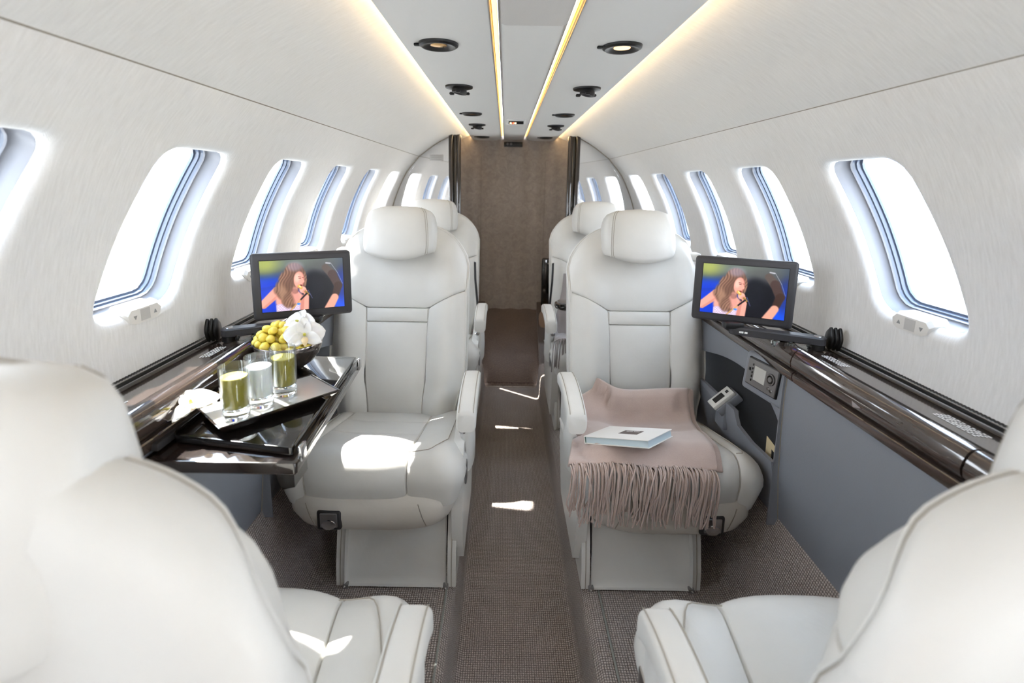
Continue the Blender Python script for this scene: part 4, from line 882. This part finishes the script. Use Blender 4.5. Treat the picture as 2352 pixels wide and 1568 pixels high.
# ================================================================== TRAY TABLE AND WHAT STANDS ON IT
def rpoly(pts, r, n=6):
    o_ = []; k = len(pts)
    for i in range(k):
        p, a, b = (Vector((*pts[j % k], 0)) for j in (i, i - 1, i + 1)); rr_ = r[i] if isinstance(r, (list, tuple)) else r
        da, db = (a - p).normalized(), (b - p).normalized(); q0, q1 = p + da * rr_, p + db * rr_
        for t_ in [float(k_) / (n - 1) for k_ in range(n)]: o_.append(tuple((q0 * (1 - t_) ** 2 + p * (2 * t_ * (1 - t_)) + q1 * (t_ * t_)).xy))
    return o_
def slab(pts, z0, z1, bev=.003):
    P = np.array(pts); c_ = P.mean(0); sc = lambda d: c_ + (P - c_) * (1 - d / np.linalg.norm(P - c_, axis=1))[:, None]
    return MB().loft([[(x, y, z) for x, y in sc(d)] for z, d in ((z0, bev), (z0 + bev, 0), (z1 - bev, 0), (z1 - bev * .3, bev * .3), (z1, bev))])
tb = thing('tray_table', (-.49, .91, .72), label='glossy dark fold-out tray table carrying glasses and fruit beside the left seat', category='table')
part(tb, 'table_slab', slab(rpoly([(-.603, .690), (-.362, .690), (-.392, 1.128), (-.603, 1.128)], [.004, .006, .01, .004]), .722, .743), 'lacquer_dark', angle=30)
lf = part(tb, 'table_leaf', slab(rpoly([(-.592, .742), (-.374, .705), (-.397, 1.120), (-.602, 1.120)], [.022, .006, .008, .006]), .7445, .760), 'lacquer_black', angle=30)
def along(t_, dx, z): return Vector((-.366 + (-.392 + .366) * t_ + dx, .70 + .425 * t_, z))
part(tb, 'edge_rail', MB().box((0, 0, 0), (.004, .40, .007), .0015, 2, Matrix.Translation(along(.5, .002, .742)) @ Matrix.Rotation(R(3.5), 4, 'Z')), 'lacquer_black')
for t_ in (.045, .955):
    part(tb, 'hinge_clip', MB().box((0, 0, 0), (.007, .022, .026), .002, 2, Matrix.Translation(along(t_, .003, .747)) @ Matrix.Rotation(R(3.5), 4, 'Z')), 'chrome')
part(tb, 'support_foot', MB().prism([(-.398, .694, .722), (-.368, .694, .722), (-.368, .694, .700), (-.388, .694, .695)], (0, .05, 0)), 'lacquer_black', smooth=False)
part(tb, 'table_rail', MB().box((-.594, .91, .7535), (.012, .40, .013), .002), 'plastic_dark')
# serving tray
ty = thing('serving_tray', (-.48, .83, .761), label='black serving tray with silver mat under the three glasses', category='tray')
tn_, e1, e2_ = Vector((-.499, .726)), Vector((.666, .746)), Vector((-.746, .666))
tq = lambda a, b: tuple(tn_ + e1 * a + e2_ * b)
def ring_q(i, z): return [(*tq(a, b), z) for a, b in ((i, i), (.212 - i, i), (.212 - i, .112 - i), (i, .112 - i))]
part(ty, 'tray_body', MB().loft([ring_q(.016, .7612), ring_q(.004, .773), ring_q(0, .779), ring_q(.002, .7796), ring_q(.004, .7775)]), 'lacquer_dark', smooth=False)
part(ty, 'tray_mat', MB().loft([ring_q(.004, .7772), ring_q(.004, .7784)]), 'mat_silver', smooth=False)
TZ = .7786
def glass(x, y, liq, froth, label):
    t_ = thing('glass', (x, y, TZ), label=label, category='glass', group='small glasses on the tray')
    r_, h_ = .0232, .092
    MB().lathe([(.0, 0), (r_ - .004, 0), (r_ - .002, .0015), (r_ - .0015, .006), (r_, h_ - .001), (r_ - .0008, h_), (r_ - .0016, h_ - .001), (r_ - .0030, .022), (r_ - .006, .0195), (.0, .0185)], 40, caps=False).build('tumbler', 'glass_thin', t_, angle=50)
    MB().lathe([(.0, .0006), (r_ - .0045, .0006), (r_ - .0028, .002), (r_ - .0022, .006), (r_ - .0024, .017), (r_ - .006, .0188), (.0, .0180)], 40, caps=False).build('thick_base', 'glass', t_, angle=50)
    lv = .072; MB().lathe([(.0, .0190), (r_ - .0062, .0200), (r_ - .00325, .0225), (r_ - .00325 + .0007 * (lv / h_), lv), (r_ - .0050, lv - .0006), (.0, lv - .0008)], 40, caps=False).build('drink', liq, t_, angle=50)
    MB().lathe([(.0, .0005 + lv), (r_ - .0052, .0005 + lv), (r_ - .0030, lv + .0012), (r_ - .0026, lv + .0002)], 40, caps=False).build('drink_rim', froth, t_, angle=50)
    return t_
glass(-.492, .768, 'juice_green', 'juice_froth', 'small glass of green juice nearest the camera on the tray')
glass(-.474, .815, 'milk', 'milk', 'small glass of white milk between the two green juices')
glass(-.453, .862, 'juice_green', 'juice_froth', 'small glass of green juice farthest back, in front of the bowl')
# bowl
BX, BY, BZ = -.522, 1.040, .7605; BR = .072
bw = thing('fruit_bowl', (BX, BY, BZ), label='dark metal bowl filled with grapes and an orchid on the tray table', category='bowl')
pr = [(.012, 0), (.020, .001), (.034, .006), (.050, .018), (.062, .033), (.069, .048), (BR, .062)]
MB().lathe(pr + [(BR - .0015, .0635)], 56, caps=False).build('bowl_wall', 'bowl_dark', bw, angle=60)
MB().lathe([(BR - .0015, .0635), (BR - .004, .060), (.065, .047), (.058, .033), (.046, .019), (.03, .009), (.0, .006)], 56, caps=False).build('bowl_lining', 'bowl_inside', bw, angle=60)
MB().lathe([(.0, -.0), (.013, 0), (.013, .001)], 30).build('bowl_foot', 'bowl_dark', bw)
gm = MB().lathe([(.0, -.0125), (.0045, -.0117), (.0078, -.0088), (.0098, -.004), (.0102, .0), (.0098, .004), (.0080, .0085), (.0046, .0116), (.0, .0125)], 18, caps=False).build('grape', 'grape', angle=0)
gpos = []
for ring_r, n_, z, ph in ((.054, 15, .052, .2), (.036, 10, .060, .5), (.050, 14, .066, .0), (.034, 9, .077, .3), (.018, 5, .088, .1), (.040, 10, .082, .9), (.026, 6, .094, .4), (.006, 2, .101, .1)):
    for k in range(n_):
        a = ph + 2 * math.pi * k / n_ + random.uniform(-.10, .10); x, y = ring_r * math.cos(a), ring_r * math.sin(a)
        cx_ = -.014 if z > .065 else -.004
        if z > .065 and x > .030: continue
        gpos.append((BX + x + cx_, BY + y - (.004 if z > .065 else 0), BZ + z + random.uniform(-.002, .002)))
for k, p in enumerate(gpos):
    o = gm if k == 0 else gm.copy()
    if k: COL.objects.link(o)
    o.location = p; o.rotation_euler = (random.uniform(.8, 2.2), random.uniform(-.6, .6), random.uniform(0, 6.28)); s_ = random.uniform(.78, .93); o.scale = (s_, s_, s_ * random.uniform(.95, 1.12))
    o['label'] = 'pale yellow-green grape heaped in the dark metal bowl'; o['category'] = 'grape'; o['group'] = 'grapes in the bowl'
# orchids
def petal(L_, W_, cup, curl, pointed=.0):
    P = []
    for i in range(13):
        t_ = i / 12; w_ = W_ * (math.sin(math.pi * min(1, t_ ** .72 * .98 + .02)) ** .62) * (1 - pointed * t_ * .5); row = []
        for j in range(9):
            s_ = j / 4 - 1; row.append((w_ * s_, L_ * t_, cup * (s_ * s_) * w_ * 6 * .1 - curl * t_ * t_ + .0012 * math.sin(t_ * 9 + s_ * 4)))
        P.append(row)
    A = np.array(P); Bk = A.copy(); Bk[..., 2] -= .0009
    mb = MB().grid(A); mb.grid(Bk[:, ::-1]); e = [A[i, 0] for i in range(13)]; f = [A[i, -1] for i in range(13)]
    mb.grid(np.array([[A[i, 0] for i in range(13)], [Bk[i, 0] for i in range(13)]])); mb.grid(np.array([[A[i, -1] for i in range(13)], [Bk[i, -1] for i in range(13)]])); mb.grid(np.array([[A[-1, j] for j in range(9)], [Bk[-1, j] for j in range(9)]]))
    return mb
def orchid(loc, rot, sc, label, spread=1.0):
    t_ = thing('orchid_blossom', loc, label=label, category='flower', group='white orchid blossoms'); t_.rotation_euler = rot; t_.scale = (sc, sc, sc)
    for ang, L_, W_, tl, cu in ((90, .040, .016, 18, .006), (210, .038, .014, 20, .006), (330, .038, .014, 20, .006), (10, .042, .026, 10, .010), (170, .042, .026, 10, .010)):
        petal(L_, W_, .5, cu * spread).xform(Matrix.Rotation(R(ang - 90), 4, 'Z') @ Matrix.Rotation(R(tl), 4, 'X')).build('petal', 'petal', t_, angle=0)
    lp = MB().loft([[(.0065 * sc_ * math.cos(a), -.004 - y_, .004 + z_ + .003 * sc_ * math.sin(a)) for a in np.linspace(0, 2 * math.pi, 14, endpoint=False)] for sc_, y_, z_ in ((.5, 0, 0), (1, .004, .004), (1.1, .009, .010), (.8, .015, .013), (.25, .022, .012))]).build('lip', 'orchid_lip', t_, angle=60)
    MB().tube([(0, .002, .002), (0, .001, .010), (0, -.002, .015)], lambda q: .0035 - .001 * q, 10).build('column', 'orchid_core', t_)
    return t_
orchid((BX + .056, BY - .046, BZ + .090), (R(62), 0, R(22)), 1.0, 'white orchid blossom facing out over the right rim of the fruit bowl')
orchid((BX + .030, BY - .010, BZ + .106), (R(40), 0, R(-12)), .85, 'white orchid blossom lying on top of the grapes in the bowl')
orchid((-.568, .772, .795), (R(18), R(-14), R(40)), 1.0, 'white orchid blossom lying on the corner of the serving tray', 1.6)

# ================================================================== OUTSIDE
MB().add([(-300, -300, -1.3), (300, -300, -1.3), (300, 300, -1.3), (-300, 300, -1.3)], [(0, 1, 2, 3)]).build('apron_ground', 'concrete', smooth=False, kind='structure', label='pale concrete apron outside the windows')
for sd, y_, label in ((-1, 55, 'pale hangar with blue roof beyond the left windows'), (1, 60, 'pale hangar with blue roof beyond the right windows')):
    hg = thing('hangar', (sd * 70, y_, -1.3), label=label, category='building')
    part(hg, 'hangar_wall', MB().box((sd * 75, y_, 1.7), (20, 90, 6)), 'hangar_wall', smooth=False); part(hg, 'roof', MB().prism([(sd * 63, y_ - 46, 4.7), (sd * 87, y_ - 46, 4.7), (sd * 75, y_ - 46, 8)], (0, 92, 0)), 'hangar_roof', smooth=False)
    for k in range(4): part(hg, 'hangar_door', MB().box((sd * 64.9, y_ - 33 + 22 * k, 1.2), (.3, 16, 5)), 'hangar_door', smooth=False)
